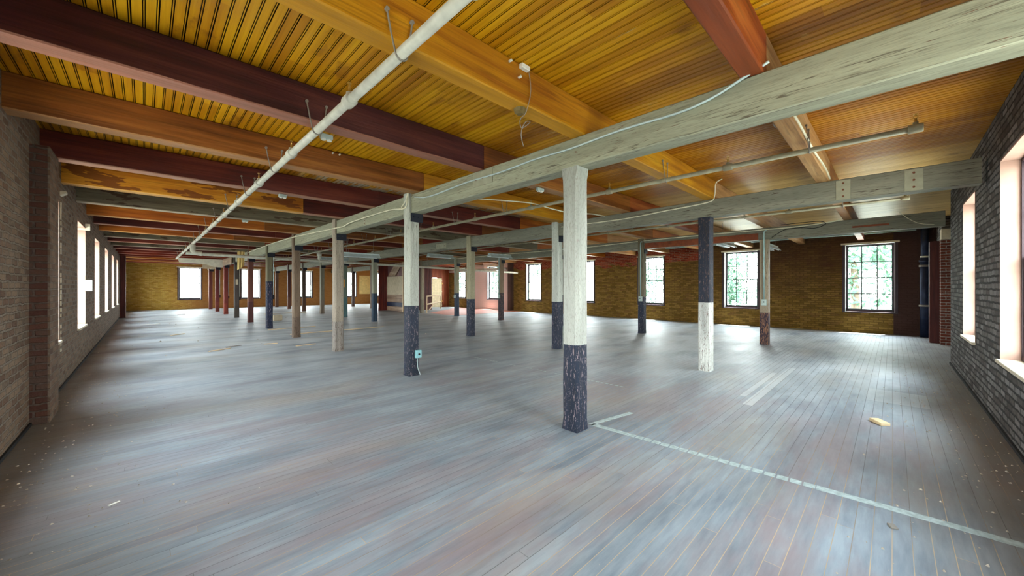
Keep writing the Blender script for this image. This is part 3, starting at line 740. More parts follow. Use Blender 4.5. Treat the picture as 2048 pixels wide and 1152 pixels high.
tag(mk('drain_pipe', bm, M['soil'], smooth=True), 'dark blue pipe against the ceiling along the window-side brick wall', 'pipe')
# main cross pipe in the far part
bm = bmesh.new()
tube(bm, smoothpts([(1.28, 16.5, 2.68), (1.35, 16.5, 2.64), (6, 16.5, 2.58), (16.7, 16.5, 2.42)], 3), 0.055, 14)
cp = mk('cross_main_pipe', bm, M['pipe'], smooth=True); tag(cp, 'thick pale pipe hung across the whole room under the far beams', 'pipe')
bm = bmesh.new(); tube(bm, smoothpts([(1.16, 16.5, 2.94), (1.16, 16.5, 2.8), (1.17, 16.5, 2.70), (1.28, 16.5, 2.66), (1.4, 16.5, 2.65)], 4), 0.075, 14)
mk('drop_elbow', bm, M['pipe'], cp, smooth=True)
bm = bmesh.new(); tube(bm, [(5.12, 16.5, 2.952), (5.12, 16.5, 2.6)], 0.06, 12); tube(bm, [(5.12, 16.5, 2.9), (5.12, 16.5, 2.8)], 0.09, 12)
mk('drop_fitting', bm, M['pipe'], cp, smooth=True)
for x in (2.7, 6.3, 10.2, 13.9):
    bm = bmesh.new(); zz = 2.66 - (x - 1.3) * .0156
    tube(bm, [(x, 16.5, zz), (x, 16.5, CEIL - .002)], 0.006, 6); mk('hanger_rod', bm, M['rust'], cp)
# soil stack in the corner
bm = bmesh.new(); tube(bm, [(16.8, -0.68, 0.0), (16.8, -0.68, 2.4)], 0.105, 16); tube(bm, [(16.8, -0.68, 2.4), (16.8, -0.68, 3.27)], 0.085, 16)
sp = mk('soil_pipe', bm, M['soil'], smooth=True); tag(sp, 'black cast iron soil pipe standing in the far right corner', 'pipe')
for z, m_ in ((0.95, 'rust'), (2.15, 'rust'), (2.3, 'soil'), (2.42, 'white')):
    bm = bmesh.new(); tube(bm, [(16.8, -.68, z - .03), (16.8, -.68, z + .03)], 0.125 if m_ != 'white' else .1, 16); mk('pipe_collar', bm, M[m_], sp, smooth=True)
bm = bmesh.new(); box(bm, 15.205, -0.915, 0, 15.45, -0.70, 2.75, .01)
tag(mk('wooden_post', bm, M['post_brown']), 'dark maroon wooden post in the right corner beside the strip of red bricks', 'post', 'square timber posts')
bm = bmesh.new(); box(bm, -0.87, 26.55, 0, -0.66, 26.8, BEAM_B - .002, .01)
tag(mk('wooden_post', bm, M['post_brown']), 'dark brown wooden post standing against the left brick wall near the far end', 'post', 'square timber posts')

# ------------------------------------------------------------------ cables
def cable(name, label, pts, r, mat, cat='cable', group=None, n=4):
    bm = bmesh.new(); tube(bm, smoothpts(pts, n), r, 7)
    o = mk(name, bm, M[mat], smooth=True); tag(o, label, cat, group); return o
XG = ROWS[0] + 0.040
cable('armoured_cable', 'grey armoured cable running along the near face of the pale first girder', [(XG - .018, 0.62, 3.12), (XG - .018, .8, 3.06), (XG - .018, 1.0, 2.995), (XG - .018, 1.27, 2.965), (XG - .018, 1.78, 2.98), (XG - .018, 2.38, 2.96), (XG - .018, 2.87, 2.97), (XG - .018, 3.46, 2.95), (XG - .018, 4.17, 2.96), (XG - .018, 5.1, 2.93), (XG - .018, 5.55, 3.0)], 0.011, 'armour')
XT = ROWS[0] - .01
cable('white_cable', 'white cable dropping beside the second post and looping along the first girder into the distance', [(XT, 5.75, 3.04), (XT, 5.82, 2.85), (XT, 6.4, 2.9), (XT, 8.1, 2.9), (XT, 8.55, 2.86), (XT, 9.1, 2.88), (XT, 10.55, 2.93), (XT, 12.22, 2.99), (XT, 14.11, 3.02), (XT, 15.66, 3.03), (XT, 19.31, 2.99)], 0.011, 'cable')
cable('white_cable', 'white cable hanging in a thin loop from the ceiling above the second post', [(XT - .02, 5.66, 3.395), (XT - .03, 5.64, 3.2), (XT - .02, 5.72, 3.0), (XT - .02, 5.9, 2.87)], 0.009, 'cable')
cable('white_cable', 'pale cable crossing the second bay just behind the first girder', [(3.5, 5.3, 3.04), (3.9, 5.2, 3.045), (4.4, 4.9, 3.04), (5.0, 4.6, 3.03), (5.5, 4.55, 3.0), (5.9, 4.3, 2.92), (6.4, 4.25, 2.98), (7.0, 4.3, 3.02)], 0.01, 'cable')
XH = ROWS[1] + 0.024
cable('white_cable', 'pale cable bending down from the golden beam and along the middle girder', [(XH, 2.08, 3.39), (XH - .01, 2.18, 3.33), (XH - .01, 2.2, 3.11), (XH, 2.32, 3.02), (XH, 3.07, 2.98), (XH, 4.0, 2.94), (XH, 5.6, 2.96)], 0.011, 'cable')
XI = ROWS[2] + 0.022
cable('white_cable', 'pale cable sagging along the third girder over the window-side posts', [(XI, .87, 3.08), (XI, 1.01, 3.06), (XI, 1.61, 3.02), (XI, 2.34, 3.02), (XI, 3.95, 3.03), (XI, 5.77, 3.02), (XI - .02, 8.63, 2.97), (XI - .02, 12.6, 3.0), (XI - .02, 16, 3.0)], 0.013, 'cable')
cable('black_cable', 'black cable coiled in loops on the face of the third girder', [(XI, 2.2, 2.80), (XI, 2.05, 2.9), (XI - .02, 1.9, 2.97), (XI - .02, 1.6, 2.98), (XI - .02, 1.35, 2.94), (XI - .02, 1.2, 2.97), (XI, 1.12, 3.04), (XI - .02, 1.3, 3.1), (XI, 2.0, 3.1)], 0.008, 'black')
cable('grey_conduit', 'thin white conduit running along the side of the first ceiling beam beyond the first girder', [(3.45, .648, 3.10), (4.6, .648, 3.12), (5.5, .648, 3.10), (6.6, .648, 3.14), (7.2, .648, 3.1)], 0.013, 'cable')
cable('dangling_wire', 'thin brown wire dangling in a loop from the golden beam', [(2.36, 2.20, 3.38), (2.38, 2.19, 3.2), (2.33, 2.2, 3.0), (2.28, 2.22, 2.93), (2.33, 2.25, 2.88), (2.38, 2.2, 2.93), (2.3, 2.18, 2.9), (2.27, 2.2, 2.8), (2.30, 2.2, 2.7)], 0.0035, 'rust')
cable('dangling_wire', 'thin cable hanging over the corner end of the third girder', [(11.6, -.1, 3.12), (11.58, -.25, 2.95), (11.58, -.4, 2.84), (11.6, -.6, 2.8)], 0.006, 'cable')

# conduits and boxes on posts
def on_post(r, k, ybox, zbox, conduit=True, mat='greybox', label='', side=0.05, w=.11, h=.13, clabel=''):
    X0 = ROWS[r]; y = YK[k]
    b = bmesh.new(); x = X0 + side; box(b, x, y - .06, zbox - h / 2, x + w, y - .004, zbox + h / 2, .006)
    sb = mk('switch_box', b, M[mat]); tag(sb, label, 'electrical box', 'electrical boxes on the posts')
    b = bmesh.new(); tube(b, [(x + w / 2, y - .06, zbox), (x + w / 2, y - .075, zbox)], .016, 10); mk('knob', b, M['black'], sb)
    if conduit:
        cable('conduit', clabel, [(x + w / 2, y - .03, zbox + h / 2), (x + w / 2, y - .03, 2.55), (x + w / 2, y - .03, 2.62), (x + w / 2, y - .035, 2.78), (x + w / 2 - .03, y - .035, 2.96)], .014, 'conduit', 'conduit', 'conduits down the posts', 2)
    return sb
bt = on_post(0, 1, 0, .37, False, 'teal', 'pale teal box with black knob low on the second post of the first row', .10, .105, .13)
cable('conduit', 'thin cable leaving the teal box for the floor at the second post', [(3.32, 5.68, .305), (3.32, 5.675, .18), (3.33, 5.68, .12), (3.36, 5.67, .03), (3.365, 5.67, .006)], .007, 'armour', 'conduit')
# conduits on the left faces of third-row posts
def on_post_left(r, k, zbox, label, clabel, mat='greybox'):
    X0 = ROWS[r]; y = YK[k] + .03
    b = bmesh.new(); box(b, X0 - .06, y, zbox - .09, X0 - .003, y + .12, zbox + .07, .006)
    sb = mk('switch_box', b, M[mat]); tag(sb, label, 'electrical box', 'electrical boxes on the posts')
    b = bmesh.new(); tube(b, [(X0 - .06, y + .06, zbox), (X0 - .072, y + .06, zbox)], .016, 10); mk('knob', b, M['black'], sb)
    cable('conduit', clabel, [(X0 - .03, y + .06, zbox + .07), (X0 - .03, y + .06, 2.7), (X0 - .03, y + .055, 2.96), (X0 - .03, y + .0, 2.99)], .016, 'conduit', 'conduit', 'conduits down the posts', 2)
on_post_left(2, 0, 1.12, 'pale grey switch box on the nearest post of the third row', 'pale conduit down the nearest post of the third row')
on_post_left(2, 1, 1.14, 'pale grey switch box on the second post of the third row', 'pale conduit down the second post of the third row')
on_post_left(2, 3, 1.09, 'pale grey switch box on the fourth post of the third row', 'pale conduit down the fourth post of the third row')
on_post_left(2, 4, 1.05, 'pale grey switch box on the fifth post of the third row', 'pale conduit down the fifth post of the third row')
for (r, k, z, l) in ((0, 4, 1.15, 'fifth'), (0, 6, .95, 'seventh'), (0, 7, .95, 'eighth'), (0, 8, .95, 'ninth')):
    X0 = ROWS[r]; y = YK[k]; b = bmesh.new(); box(b, X0 + PS + .002, y + .02, z - .08, X0 + PS + .05, y + .1, z + .08, .005)
    sb = mk('switch_box', b, M['black']); tag(sb, 'black switch box on the right side of the %s post of the first row' % l, 'electrical box', 'electrical boxes on the posts')
    cable('conduit', 'thin pale wire down the right side of the %s post of the first row' % l, [(X0 + PS + .012, y + .01, z + .09), (X0 + PS + .012, y + .01, 2.0), (X0 + PS + .012, y + .01, 2.75)], .008, 'conduit', 'conduit', 'conduits down the posts', 2)
b = bmesh.new(); box(b, ROWS[1] + .02, YK[5] - .02, 1.05, ROWS[1] + .14, YK[5] - .002, 1.5)
for (r, k, x0, z, m_, l) in ((0, 6, .05, 1.78, 'card', 'small tan card pinned on the seventh post of the first row'), (0, 2, .21, 1.6, None, '')):
    if m_:
        b = bmesh.new(); box(b, ROWS[r] + x0, YK[k] - .008, z - .14, ROWS[r] + x0 + .1, YK[k] - .001, z + .14)
        tag(mk('pinned_card', b, M[m_]), l, 'card')
b = bmesh.new(); box(b, ROWS[0] + PS + .005, YK[2] + .1, 1.50, ROWS[0] + PS + .055, YK[2] + .16, 1.70, .004)
tag(mk('sign_plate', b, plain('orange_plate', (232, 160, 60))), 'small orange plate on the right side of the third post of the first row', 'plate')

# porcelain / ceiling boxes
def ceil_box(x, y, z, label, dx=.12, dy=.055, dz=.05, rz=0):
    b = bmesh.new(); box(b, -dx / 2, -dy / 2, 0, dx / 2, dy / 2, dz, .006)
    o = mk('ceiling_outlet', b, M['greybox'], loc=(x, y, z)); tag(o, label, 'electrical box', 'small boxes on the beams and ceiling')
    for s in (-1, 1):
        b = bmesh.new(); tube(b, [(s * dx * .23, 0, 0.002), (s * dx * .23, 0, -.012)], .024, 10); mk('outlet_face', b, M['white'], o)
ceil_box(1.33, 4.07, BEAM_B - .052, 'grey double outlet under the purple-brown beam beside the thick pipe')
ceil_box(1.66, 7.2, BEAM_B - .052, 'grey double outlet under the dark maroon fifth beam beside the thick pipe')
ceil_box(1.66, 10.5, BEAM_B - .052, 'grey double outlet under the seventh beam beside the thick pipe')
ceil_box(4.98, .87, CEIL - .115, 'grey ceiling box hung beside the first beam in the second bay', .11, .11, .11)
ceil_box(4.45, 3.9, BEAM_B - .052, 'grey double outlet under the third beam just left of the nearest post', .15)
b = bmesh.new(); box(b, 2.25, 2.165, 3.345, 2.35, 2.209, 3.385, .006)
jb = mk('white_lamp_socket', b, M['white']); tag(jb, 'white porcelain socket on the golden beam with a wire hanging from it', 'socket')
for i, (x, y, z, l) in enumerate(((2.14, 2.211, 3.36, 'left of the white socket on the golden beam'), (2.25, 2.211, 3.27, 'below the white socket on the golden beam'), (1.86, 5.442, 3.36, 'on the fourth beam, left one of a pair'), (1.95, 5.442, 3.36, 'on the fourth beam, right one of a pair'))):
    b = bmesh.new(); tube(b, [(x, y, z), (x, y - .012, z), (x, y - .03, z)], .018, 10, radii=[.012, .009, .012])
    tag(mk('porcelain_knob', b, M['white'], smooth=True), 'white porcelain knob ' + l, 'knob', 'porcelain wiring knobs')
b = bmesh.new(); tube(b, [(2.36, 2.30, BEAM_B + .001), (2.36, 2.30, BEAM_B - .03), (2.36, 2.3, BEAM_B - .045)], .055, 16, radii=[.058, .05, .03])
tag(mk('lamp_base', b, plain('aged_bronze', (110, 92, 54), .5)), 'round bronze lamp base under the golden beam above the first girder', 'lamp base')

# fluorescent fixtures
def fixture(x, y, z, L, label, W=.28):
    e = empty('light_fixture', (x, y, z)); tag(e, label, 'light fixture', 'hanging fluorescent fixtures')
    b = bmesh.new()
    prism(b, 'X', -L / 2, L / 2, [(-W / 2, 0), (-W / 2 + .01, -.004), (-.05, .075), (.05, .075), (W / 2 - .01, -.004), (W / 2, 0), (.06, .10), (.06, .14), (-.06, .14), (-.06, .10)])
    mk('housing', b, M['housing'], e)
    for s in (-1, 1):
        b = bmesh.new(); tube(b, [(-L / 2 + .03, s * .07, .02), (L / 2 - .03, s * .07, .02)], .019, 10); mk('tube', b, M['tubew'], e, smooth=True)
        b = bmesh.new(); tube(b, [(s * L * .35, 0, .13), (s * L * .35, 0, CEIL - z - .003)], .004, 5); mk('chain', b, M['rust'], e)
fixture(5.2, 12.6, 2.52, 1.3, 'white fluorescent reflector hanging beyond the third post, largest fixture in view')
fixture(8.8, 13.2, 2.74, 1.2, 'fluorescent fixture hanging in the third bay, behind the fourth post of the middle row')
fixture(10.5, 11.4, 2.74, 1.2, 'fluorescent fixture hanging in the third bay right of the second post')
fixture(12.5, 3.5, 2.74, 1.1, 'white fluorescent fixture behind the navy-topped post of the middle row')
fixture(14.6, 2.75, 2.74, 1.2, 'white fluorescent fixture hanging right of the nearest third-row post')
fixture(6.2, 17.9, 2.74, 1.2, 'distant fluorescent fixture hanging in the second bay beyond the cross pipe')

# hung board and cloth at the far end
b = bmesh.new(); vs = [(1.3, 2.84), (1.9, 2.80), (2.4, 2.77), (2.75, 2.64), (3.15, 2.62), (3.15, 3.06), (1.25, 3.06)]
f = [b.verts.new((x, 26.35, z)) for x, z in vs]; g = [b.verts.new((x, 26.37, z)) for x, z in vs]
b.faces.new(f); b.faces.new(g[::-1])
for i in range(len(vs)): b.faces.new((f[i], f[(i + 1) % 7], g[(i + 1) % 7], g[i]))
bmesh.ops.recalc_face_normals(b, faces=b.faces)
tag(mk('hanging_board', b, M['plaster']), 'large white panel hanging under the far beams left of the first post row', 'panel')
b = bmesh.new(); box(b, 2.55, 29.7, 2.66, 3.17, 29.74, 2.95)
tag(mk('hanging_board', b, M['card']), 'small cream panel under the beams behind the large white one', 'panel')
b = bmesh.new(); box(b, 3.10, 23.3, 2.70, 3.165, 26.1, 3.05, .01)
tag(mk('girder_boxing', b, M['reclaimed']), 'raw plank boxing around the far end of the first girder', 'boxing')
b = bmesh.new(); n = 10
r0 = [b.verts.new((2.86 + .03 * i, 19.85 + .02 * math.sin(i * 1.7), 3.06)) for i in range(n)]
r1 = [b.verts.new((2.86 + .028 * i, 19.85 + .03 * math.sin(i * 1.7 + .5), 2.62)) for i in range(n)]
r2 = [b.verts.new((2.86 + .026 * i, 19.85 + .035 * math.sin(i * 1.7 + 1), 2.25 + .02 * i)) for i in range(n)]
for q0, q1 in ((r0, r1), (r1, r2)):
    for i in range(n - 1): b.faces.new((q0[i], q0[i + 1], q1[i + 1], q1[i]))
cl = mk('hanging_cloth', b, M['cloth']); cl.modifiers.new('thick', 'SOLIDIFY').thickness = .006
tag(cl, 'yellowed cloth hanging from the beams beside the sixth post of the first row', 'cloth')

# ------------------------------------------------------------------ stair enclosure, door and rail in the far right part
def boards(bm, axis, a0, a1, w, z0, z1, t, bw=.13, gap=.006):
    a = a0
    while a < a1 - .02:
        e = min(a + bw, a1)
        if axis == 'X': box(bm, a + gap / 2, w, z0, e - gap / 2, w + t, z1)
        else: box(bm, w, a + gap / 2, z0, w + t, e - gap / 2, z1)
        a = e
GB = GIRD_B - .01
bm = bmesh.new(); boards(bm, 'X', 10.75, 11.42, 23.2, 0, GB + .3, .03)
e = mk('board_partition', bm, M['boards_red']); tag(e, 'dark red vertical board partition right of the fifth middle-row post', 'partition', 'board partitions around the stair')
e = empty('stair_enclosure', (11.32, 21, 0)); tag(e, 'stair enclosure side faced with tan plywood above rough grey boards', 'partition', 'board partitions around the stair')
def ch(name, x0, y0, z0, x1, y1, z1, mat, bev=.0):
    b = bmesh.new(); box(b, x0 - 11.32, y0 - 21, z0, x1 - 11.32, y1 - 21, z1, bev); return mk(name, b, mat, e)
ch('plywood_sheet', 11.30, 21.05, 1.05, 11.34, 23.15, 2.2, M['board_tan'])
for i, (z0, z1, m_) in enumerate(((0.02, .3, 'reclaimed'), (.31, .56, 'soil'), (.57, .8, 'reclaimed'), (.81, 1.04, 'reclaimed'))):
    ch('rough_board', 11.30, 21.05, z0, 11.34, 23.15, z1, M[m_], .003)
b = bmesh.new()
for i in range(3):
    y = 23.0 - i * .33
    vs = [(y, 2.25), (y - .3, 2.25), (y - 1.0 - .3, 3.05), (y - 1.0, 3.05)]
    f = [b.verts.new((11.30 - 11.32, yy - 21, zz)) for yy, zz in vs]; g = [b.verts.new((11.33 - 11.32, yy - 21, zz)) for yy, zz in vs]
    b.faces.new(f); b.faces.new(g[::-1])
    for q in range(4): b.faces.new((f[q], f[(q + 1) % 4], g[(q + 1) % 4], g[q]))
bmesh.ops.recalc_face_normals(b, faces=b.faces); mk('diagonal_boards', b, M['reclaimed'], e)
ch('backing_board', 11.35, 19.4, 0, 11.38, 23.15, 3.05, M['boards_purple'])
ch('stud', 11.26, 20.95, 0, 11.34, 21.03, 3.05, M['rail']); ch('stud', 11.26, 20.7, 0, 11.34, 20.78, 3.05, M['rail'])
b = bmesh.new()
for i in range(12):
    z = -.1 + i * .28; vs = [(20.68, z), (20.68, z + .25), (19.45, z + .95), (19.45, z + .7)]
    vs = [(yy, min(3.05, max(0.0, zz))) for yy, zz in vs]
    if len({v for v in vs}) < 4: continue
    f = [b.verts.new((11.31 - 11.32, yy - 21, zz)) for yy, zz in vs]; g = [b.verts.new((11.34 - 11.32, yy - 21, zz)) for yy, zz in vs]
    b.faces.new(f); b.faces.new(g[::-1])
    for q in range(4): b.faces.new((f[q], f[(q + 1) % 4], g[(q + 1) % 4], g[q]))
bmesh.ops.recalc_face_normals(b, faces=b.faces); mk('diagonal_boards', b, M['boards_diag'], e)
bm = bmesh.new(); boards(bm, 'X', 11.95, 13.95, 22.0, 0, 3.05, .03)
tag(mk('board_partition', bm, M['boards_purple']), 'purple-brown vertical board wall behind the pale timber rail', 'partition', 'board partitions around the stair')
# red-orange wall with a doorway, and the cream door standing open
bm = bmesh.new(); boards(bm, 'X', 13.8, 14.45, 24.3, 0, 3.39, .03); boards(bm, 'X', 14.45, 16.3, 24.3, 2.25, 3.39, .03); boards(bm, 'X', 16.3, 16.98, 24.3, 0, 3.39, .03)
tag(mk('board_partition', bm, M['boards_orange']), 'red-orange vertical board wall with a doorway, by the window-side wall', 'partition', 'board partitions around the stair')
d = empty('plank_door', (16.24, 24.22, 0), math.radians(0)); tag(d, 'cream painted door standing half open in the red-orange board wall', 'door')
b = bmesh.new(); boards(b, 'X', -.85, 0, -.04, .02, 2.2, .03, .21); mk('door_leaf', b, M['door'], d)
b = bmesh.new(); box(b, -.85, -.06, 1.15, 0, -.04, 1.23); box(b, -.85, -.06, .1, 0, -.04, .2); box(b, -.85, -.06, 2.0, 0, -.04, 2.1); mk('ledge', b, M['door'], d)
b = bmesh.new(); box(b, -.02, -.065, .4, .03, -.03, .5); box(b, -.02, -.065, 1.75, .03, -.03, 1.85); mk('hinge', b, M['brass'], d)
# rail
e = empty('guard_rail', (11.9, 19.3, 0)); tag(e, 'pale raw timber guard rail with a diagonal brace at the stair opening', 'railing')
a = Vector((0, 0, 0)); t = Vector((3.2, 3.35, 0))
def bar(name, p, q, w=.045, h=.09):
    b = bmesh.new(); tube(b, [p, q], w, 4); return mk(name, b, M['rail'], e)
bar('top_rail', (0, 0, .98), tuple(t + Vector((0, 0, .93)))); bar('middle_rail', (0, 0, .5), tuple(t + Vector((0, 0, .48))))
bar('rail_post', tuple(t), tuple(t + Vector((0, 0, .98)))); bar('rail_post', (0, 0, 0), (0, 0, 1.0))
bar('brace', tuple(t * .30 + Vector((.5, 1.1, .0))), tuple(t * .97 + Vector((0, 0, .9))))
b = bmesh.new(); box(b, 11.55, 19.19 - .06, 0, 11.6, 19.25, 1.0)
bm = bmesh.new()
pts = [(11.85, 16.45), (16.95, 16.45), (16.95, 22.9), (11.85, 19.0)]
f = [bm.verts.new((x, y, .012)) for x, y in pts]; g = [bm.verts.new((x, y, .0005)) for x, y in pts]
bm.faces.new(f); bm.faces.new(g[::-1])
for i in range(4): bm.faces.new((f[i], f[(i + 1) % 4], g[(i + 1) % 4], g[i]))
bmesh.ops.recalc_face_normals(bm, faces=bm.faces)
tag(mk('floor_covering', bm, M['redfloor']), 'faded red painted floor covering in front of the pink wall', 'floor covering')
# white pipes on the pink wall
bm = bmesh.new(); tube(bm, [(16.6, 17.9, 0), (16.6, 17.9, 2.9)], .05, 10)
tag(mk('riser_pipe', bm, M['whitesash'], smooth=True), 'white riser pipe against the pink wall section', 'pipe')
bm = bmesh.new(); tube(bm, [(16.75, 17.6, 2.72), (16.75, 23.9, 2.72)], .09, 12)
tag(mk('duct_pipe', bm, M['whitesash'], smooth=True), 'thick white pipe across the top of the pink wall section', 'pipe')

# yellow board on the far end wall
bm = bmesh.new(); box(bm, 14.1, WE - .02, .9, 15.2, WE - .002, 2.6)
tag(mk('wall_board', bm, M['cloth']), 'yellow board on the far end wall seen right of the fifth middle-row post', 'board')

# ------------------------------------------------------------------ floor tape and loose things
def tape_strip(name, label, p, q, w, gaps=None):
    b = bmesh.new(); p = Vector(p); q = Vector(q); d = (q - p); L = d.length; d.normalize(); nrm = Vector((-d.y, d.x)) * w / 2
    segs = []; s = 0.0
    step = .083 / abs(d.y) if abs(d.y) > .3 else .5
    while s < L:
        e = min(s + step, L); g = gaps(s / L) if gaps else 0
        if g >= 0: segs.append((s + g / 2, e - g / 2))
        s = e
    for s, e in segs:
        jx = [R.uniform(-.002, .002) for _ in range(4)]
        c = [p + d * s + nrm, p + d * e + nrm, p + d * e - nrm, p + d * s - nrm]
        f = [b.verts.new((v.x + jx[i], v.y, .0012)) for i, v in enumerate(c)]; b.faces.new(f)
        g2 = [b.verts.new((v.x + jx[i], v.y, .0002)) for i, v in enumerate(c)]
        for i in range(4): b.faces.new((f[i], f[(i + 1) % 4], g2[(i + 1) % 4], g2[i]))
    bmesh.ops.recalc_face_normals(b, faces=b.faces)
    o = mk(name, b, M['tape']); tag(o, label, 'tape', 'tape lines on the floor')
def gp(t):
    if t > .62 or t < .12: return 0
    return .012 if R.random() < .97 else -1
tape_strip('floor_tape', 'long worn white tape line from the nearest post toward the lower right', (3.50, 2.31), (3.65, -.70), .075, gp)
tape_strip('floor_tape', 'short white tape line meeting the long one beside the nearest post', (3.48, 2.32), (4.16, 2.19), .065)
tape_strip('floor_tape', 'faint dashed white tape line crossing the floor behind the nearest post', (5.15, 2.75), (5.06, 6.4), .04, lambda t: .03 if R.random() < .7 else -1)
def slab(name, label, x, y, dx, dy, dz, rz, mat, cat, group=None):
    b = bmesh.new(); box(b, -dx / 2, -dy / 2, 0, dx / 2, dy / 2, dz, min(dx, dy, dz) * .12)
    o = mk(name, b, M[mat], loc=(x, y, 0.001), rot=(0, 0, rz)); tag(o, label, cat, group); return o
slab('wood_block', 'pale offcut block of wood lying on the bright floor at the right', 5.78, .10, .17, .09, .035, .6, 'offcut', 'wood block')
for (x, y, L, w, a, mat, l) in (
    (1.29, 11.31, .5, .05, .5, 'offcut', 'short split stick on the floor, left bay middle distance, tan'),
    (1.62, 11.75, .35, .05, .3, 'rust', 'short dark stick lying next to the tan one in the left bay'),
    (.75, 15.9, .45, .04, .7, 'offcut', 'thin stick near the left wall in the left bay'),
    (.16, 21.1, .6, .12, .2, 'white', 'flat white strip on the floor near the left windows'),
    (3.0, 10.7, .5, .05, .2, 'offcut', 'splintered tan stick between the third and fourth posts of the first row'),
    (1.45, 27.5, .6, .08, 1.0, 'rust', 'dark board scrap on the floor near the far end wall'),
    (2.4, 11.6, .3, .06, -.3, 'offcut', 'pale wood splinter just left of the fourth post of the first row')):
    slab('loose_stick', l, x, y, L, w, .015, a, mat, 'stick', 'loose sticks on the floor')
for (x, y, L, a, l) in ((4.9, 13.5, 3.2, .05, 'long tan batten on the floor right of the fourth post of the first row'), (3.9, 15.5, 1.6, .1, 'long thin batten lying behind the fifth post of the first row'), (5.9, 24.8, 2.2, .1, 'red-brown plank on the far floor')):
    slab('long_batten', l, x, y, L, .04, .02, a, 'offcut', 'batten', 'long battens on the floor')
slab('cardboard_box', 'pale cardboard box on the floor right of the fifth post of the first row', 4.25, 19.55, .42, .3, .27, .3, 'card', 'box')
slab('white_splinter', 'white sliver of wood on the near floor at the lower left', -.15, 3.78, .06, .014, .006, .5, 'white', 'splinter')
slab('dark_stone', 'dark flat rubble piece beyond the tape at lower right', 3.34, .0, .05, .035, .01, .4, 'rust', 'rubble piece')
# small rubble nobody could count
bm = bmesh.new()
def chip(x, y, s):
    if x < WL + .18 and 6.5 < y < 7.2: return
    k = R.randint(4, 6); a0 = R.random() * 6
    low = [bm.verts.new((x + s * R.uniform(.6, 1) * math.cos(a0 + 2 * PI * i / k), y + s * R.uniform(.4, .9) * math.sin(a0 + 2 * PI * i / k), 0.0005)) for i in range(k)]
    hi = [bm.verts.new((v.co.x * .4 + x * .6, v.co.y * .4 + y * .6, s * R.uniform(.3, .7))) for v in low]
    bm.faces.new(hi)
    for i in range(k): bm.faces.new((low[i], low[(i + 1) % k], hi[(i + 1) % k], hi[i]))
for _ in range(520):
    t = R.random(); y = R.uniform(2, 30) if t > .5 else R.uniform(3, 12)
    chip(WL + .08 + abs(R.gauss(0, .45)), y, R.uniform(.004, .014))
for _ in range(380): chip(R.uniform(2.5, 11), WR + .06 + abs(R.gauss(0, .4)), R.uniform(.004, .016))
for _ in range(420):
    x, y = R.uniform(-.5, 8), R.uniform(-.5, 12); chip(x, y, R.uniform(.002, .008))
for _ in range(80): chip(R.uniform(0, 8), R.uniform(9, 26), R.uniform(.01, .035))
bmesh.ops.recalc_face_normals(bm, faces=bm.faces)
o = mk('floor_debris', bm, M['chip']); o['kind'] = 'stuff'; tag(o, 'small chips of plaster and grit scattered over the floor and along the walls', 'debris')

# ------------------------------------------------------------------ trees outside
def crown(n, rad, hgt, seed):
    rr = random.Random(seed); b = bmesh.new()
    blobs = [(rr.gauss(0, rad * .4), rr.gauss(0, rad * .4), rr.uniform(-hgt, hgt) * .45, rr.uniform(.35, .6) * rad) for _ in range(14)]
    for _ in range(n):
        bx_, by_, bz_, br_ = rr.choice(blobs)
        v = Vector((rr.gauss(0, 1), rr.gauss(0, 1), rr.gauss(0, 1))).normalized() * br_ * rr.uniform(.75, 1.05)
        c = Vector((bx_, by_, bz_)) + v; s = rr.uniform(.10, .2)
        a = Vector((rr.gauss(0, 1), rr.gauss(0, 1), rr.gauss(0, 1))).normalized(); d = a.orthogonal().normalized()
        vs = [b.verts.new(c + a * s), b.verts.new(c + d * s * .6), b.verts.new(c - a * s), b.verts.new(c - d * s * .6)]
        b.faces.new(vs)
    me = bpy.data.meshes.new('foliage'); b.to_mesh(me); b.free(); me.materials.append(M['leaf']); return me
cr = [crown(2600, 2.6, 5, 3), crown(2600, 2.2, 4, 5)]
tl = ['left of', 'behind']
for i, (x, y, z, l) in enumerate(((27, 1.4, 3.0, 'nearest the right corner'), (29, 8.5, 2.2, 'behind the second window from the right'), (33, 16.5, 2.0, 'behind the third window from the right'), (29, 23.5, 3.4, 'behind the fourth window from the right'), (33, 36, 3, 'behind the windows by the pink wall'), (36, 50, 3, 'farthest along the window-side wall'))):
    b = bmesh.new(); tube(b, [(0, 0, -4.5 - z), (.1, 0, -1.5), (0, .1, .6)], .2, 8, radii=[.3, .2, .12])
    t_ = mk('tree', b, M['bark'], loc=(x, y, z)); tag(t_, 'pale green leafy tree outside the window-side wall, ' + l, 'tree', 'trees outside the windows')
    f = bpy.data.objects.new('foliage', cr[i % 2]); C.objects.link(f); f.parent = t_

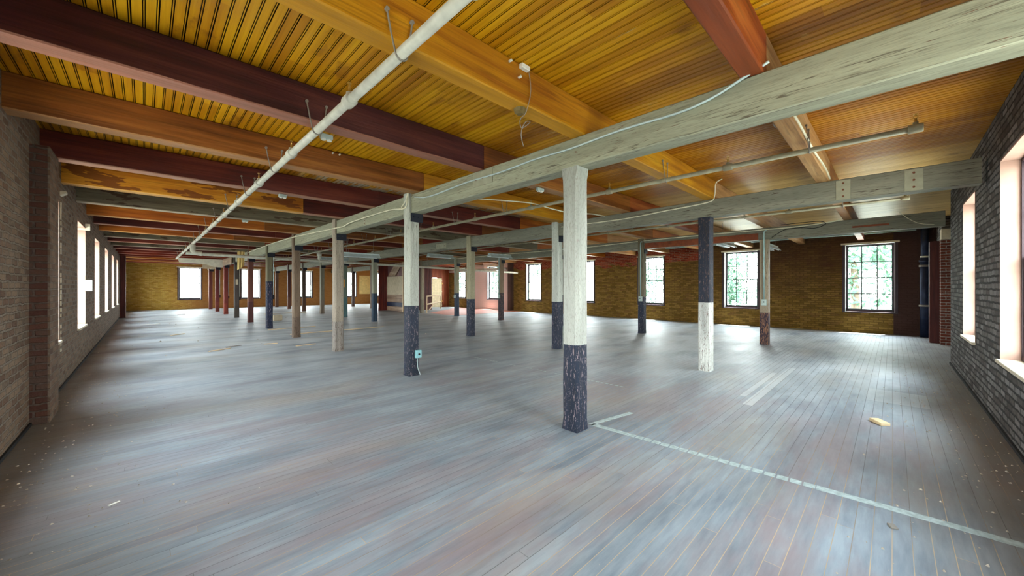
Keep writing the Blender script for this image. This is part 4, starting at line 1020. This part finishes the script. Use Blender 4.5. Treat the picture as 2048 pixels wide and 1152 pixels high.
# ------------------------------------------------------------------ world and sun
w = bpy.data.worlds.new('sky'); bpy.context.scene.world = w; w.use_nodes = True
t = w.node_tree; bg = t.nodes['Background']
tc = t.nodes.new('ShaderNodeTexCoord'); sx = t.nodes.new('ShaderNodeSeparateXYZ'); t.links.new(tc.outputs['Generated'], sx.inputs[0])
rp = t.nodes.new('ShaderNodeValToRGB'); mr = t.nodes.new('ShaderNodeMapRange'); mr.inputs[1].default_value = -1; mr.inputs[2].default_value = 1
t.links.new(sx.outputs['Z'], mr.inputs[0]); t.links.new(mr.outputs[0], rp.inputs[0])
e = rp.color_ramp.elements; e[0].position = 0.0; e[0].color = (0.36, 0.36, 0.33, 1); e[1].position = 1.0; e[1].color = (0.74, 0.86, 1.0, 1)
for p_, c_ in ((0.47, (0.40, 0.42, 0.39, 1)), (0.53, (1.0, 1.0, 1.0, 1)), (0.7, (0.92, 0.97, 1.0, 1))):
    q = e.new(p_); q.color = c_
t.links.new(rp.outputs[0], bg.inputs[0]); bg.inputs[1].default_value = 17.0
sl = bpy.data.lights.new('sun', 'SUN'); sl.energy = 30; sl.angle = math.radians(1.5); sl.color = (1, .95, .86)
so = bpy.data.objects.new('sun', sl); C.objects.link(so)
so.rotation_euler = Vector((-0.28, 0.10, -1.0)).normalized().to_track_quat('-Z', 'Y').to_euler()

# ------------------------------------------------------------------ camera and colour management
cam = bpy.data.cameras.new('camera'); cam.sensor_width = 36.0; cam.lens = 36.0 * 748 / 2048; cam.shift_y = -1.0 / 2048
cam.clip_start = 0.05; cam.clip_end = 300
co = bpy.data.objects.new('camera', cam); C.objects.link(co); co.location = (0, 0, 1.5)
co.rotation_euler = (PI / 2, 0, -math.radians(44.50)); bpy.context.scene.camera = co
sc = bpy.context.scene
sc.view_settings.view_transform = 'Standard'; sc.view_settings.look = 'None'; sc.view_settings.gamma = 1.0; sc.view_settings.use_curve_mapping = False
sc.view_settings.exposure = 1.15
sc.render.engine = 'CYCLES'
sc.cycles.use_denoising = True
try:
    sc.cycles.denoiser = 'OPENIMAGEDENOISE'; sc.cycles.denoising_input_passes = 'RGB_ALBEDO_NORMAL'; sc.cycles.denoising_prefilter = 'ACCURATE'
except Exception: pass
sc.cycles.max_bounces = 12; sc.cycles.diffuse_bounces = 8; sc.cycles.glossy_bounces = 3; sc.cycles.transparent_max_bounces = 12
sc.cycles.sample_clamp_indirect = 6.0
sc.cycles.caustics_reflective = False; sc.cycles.caustics_refractive = False
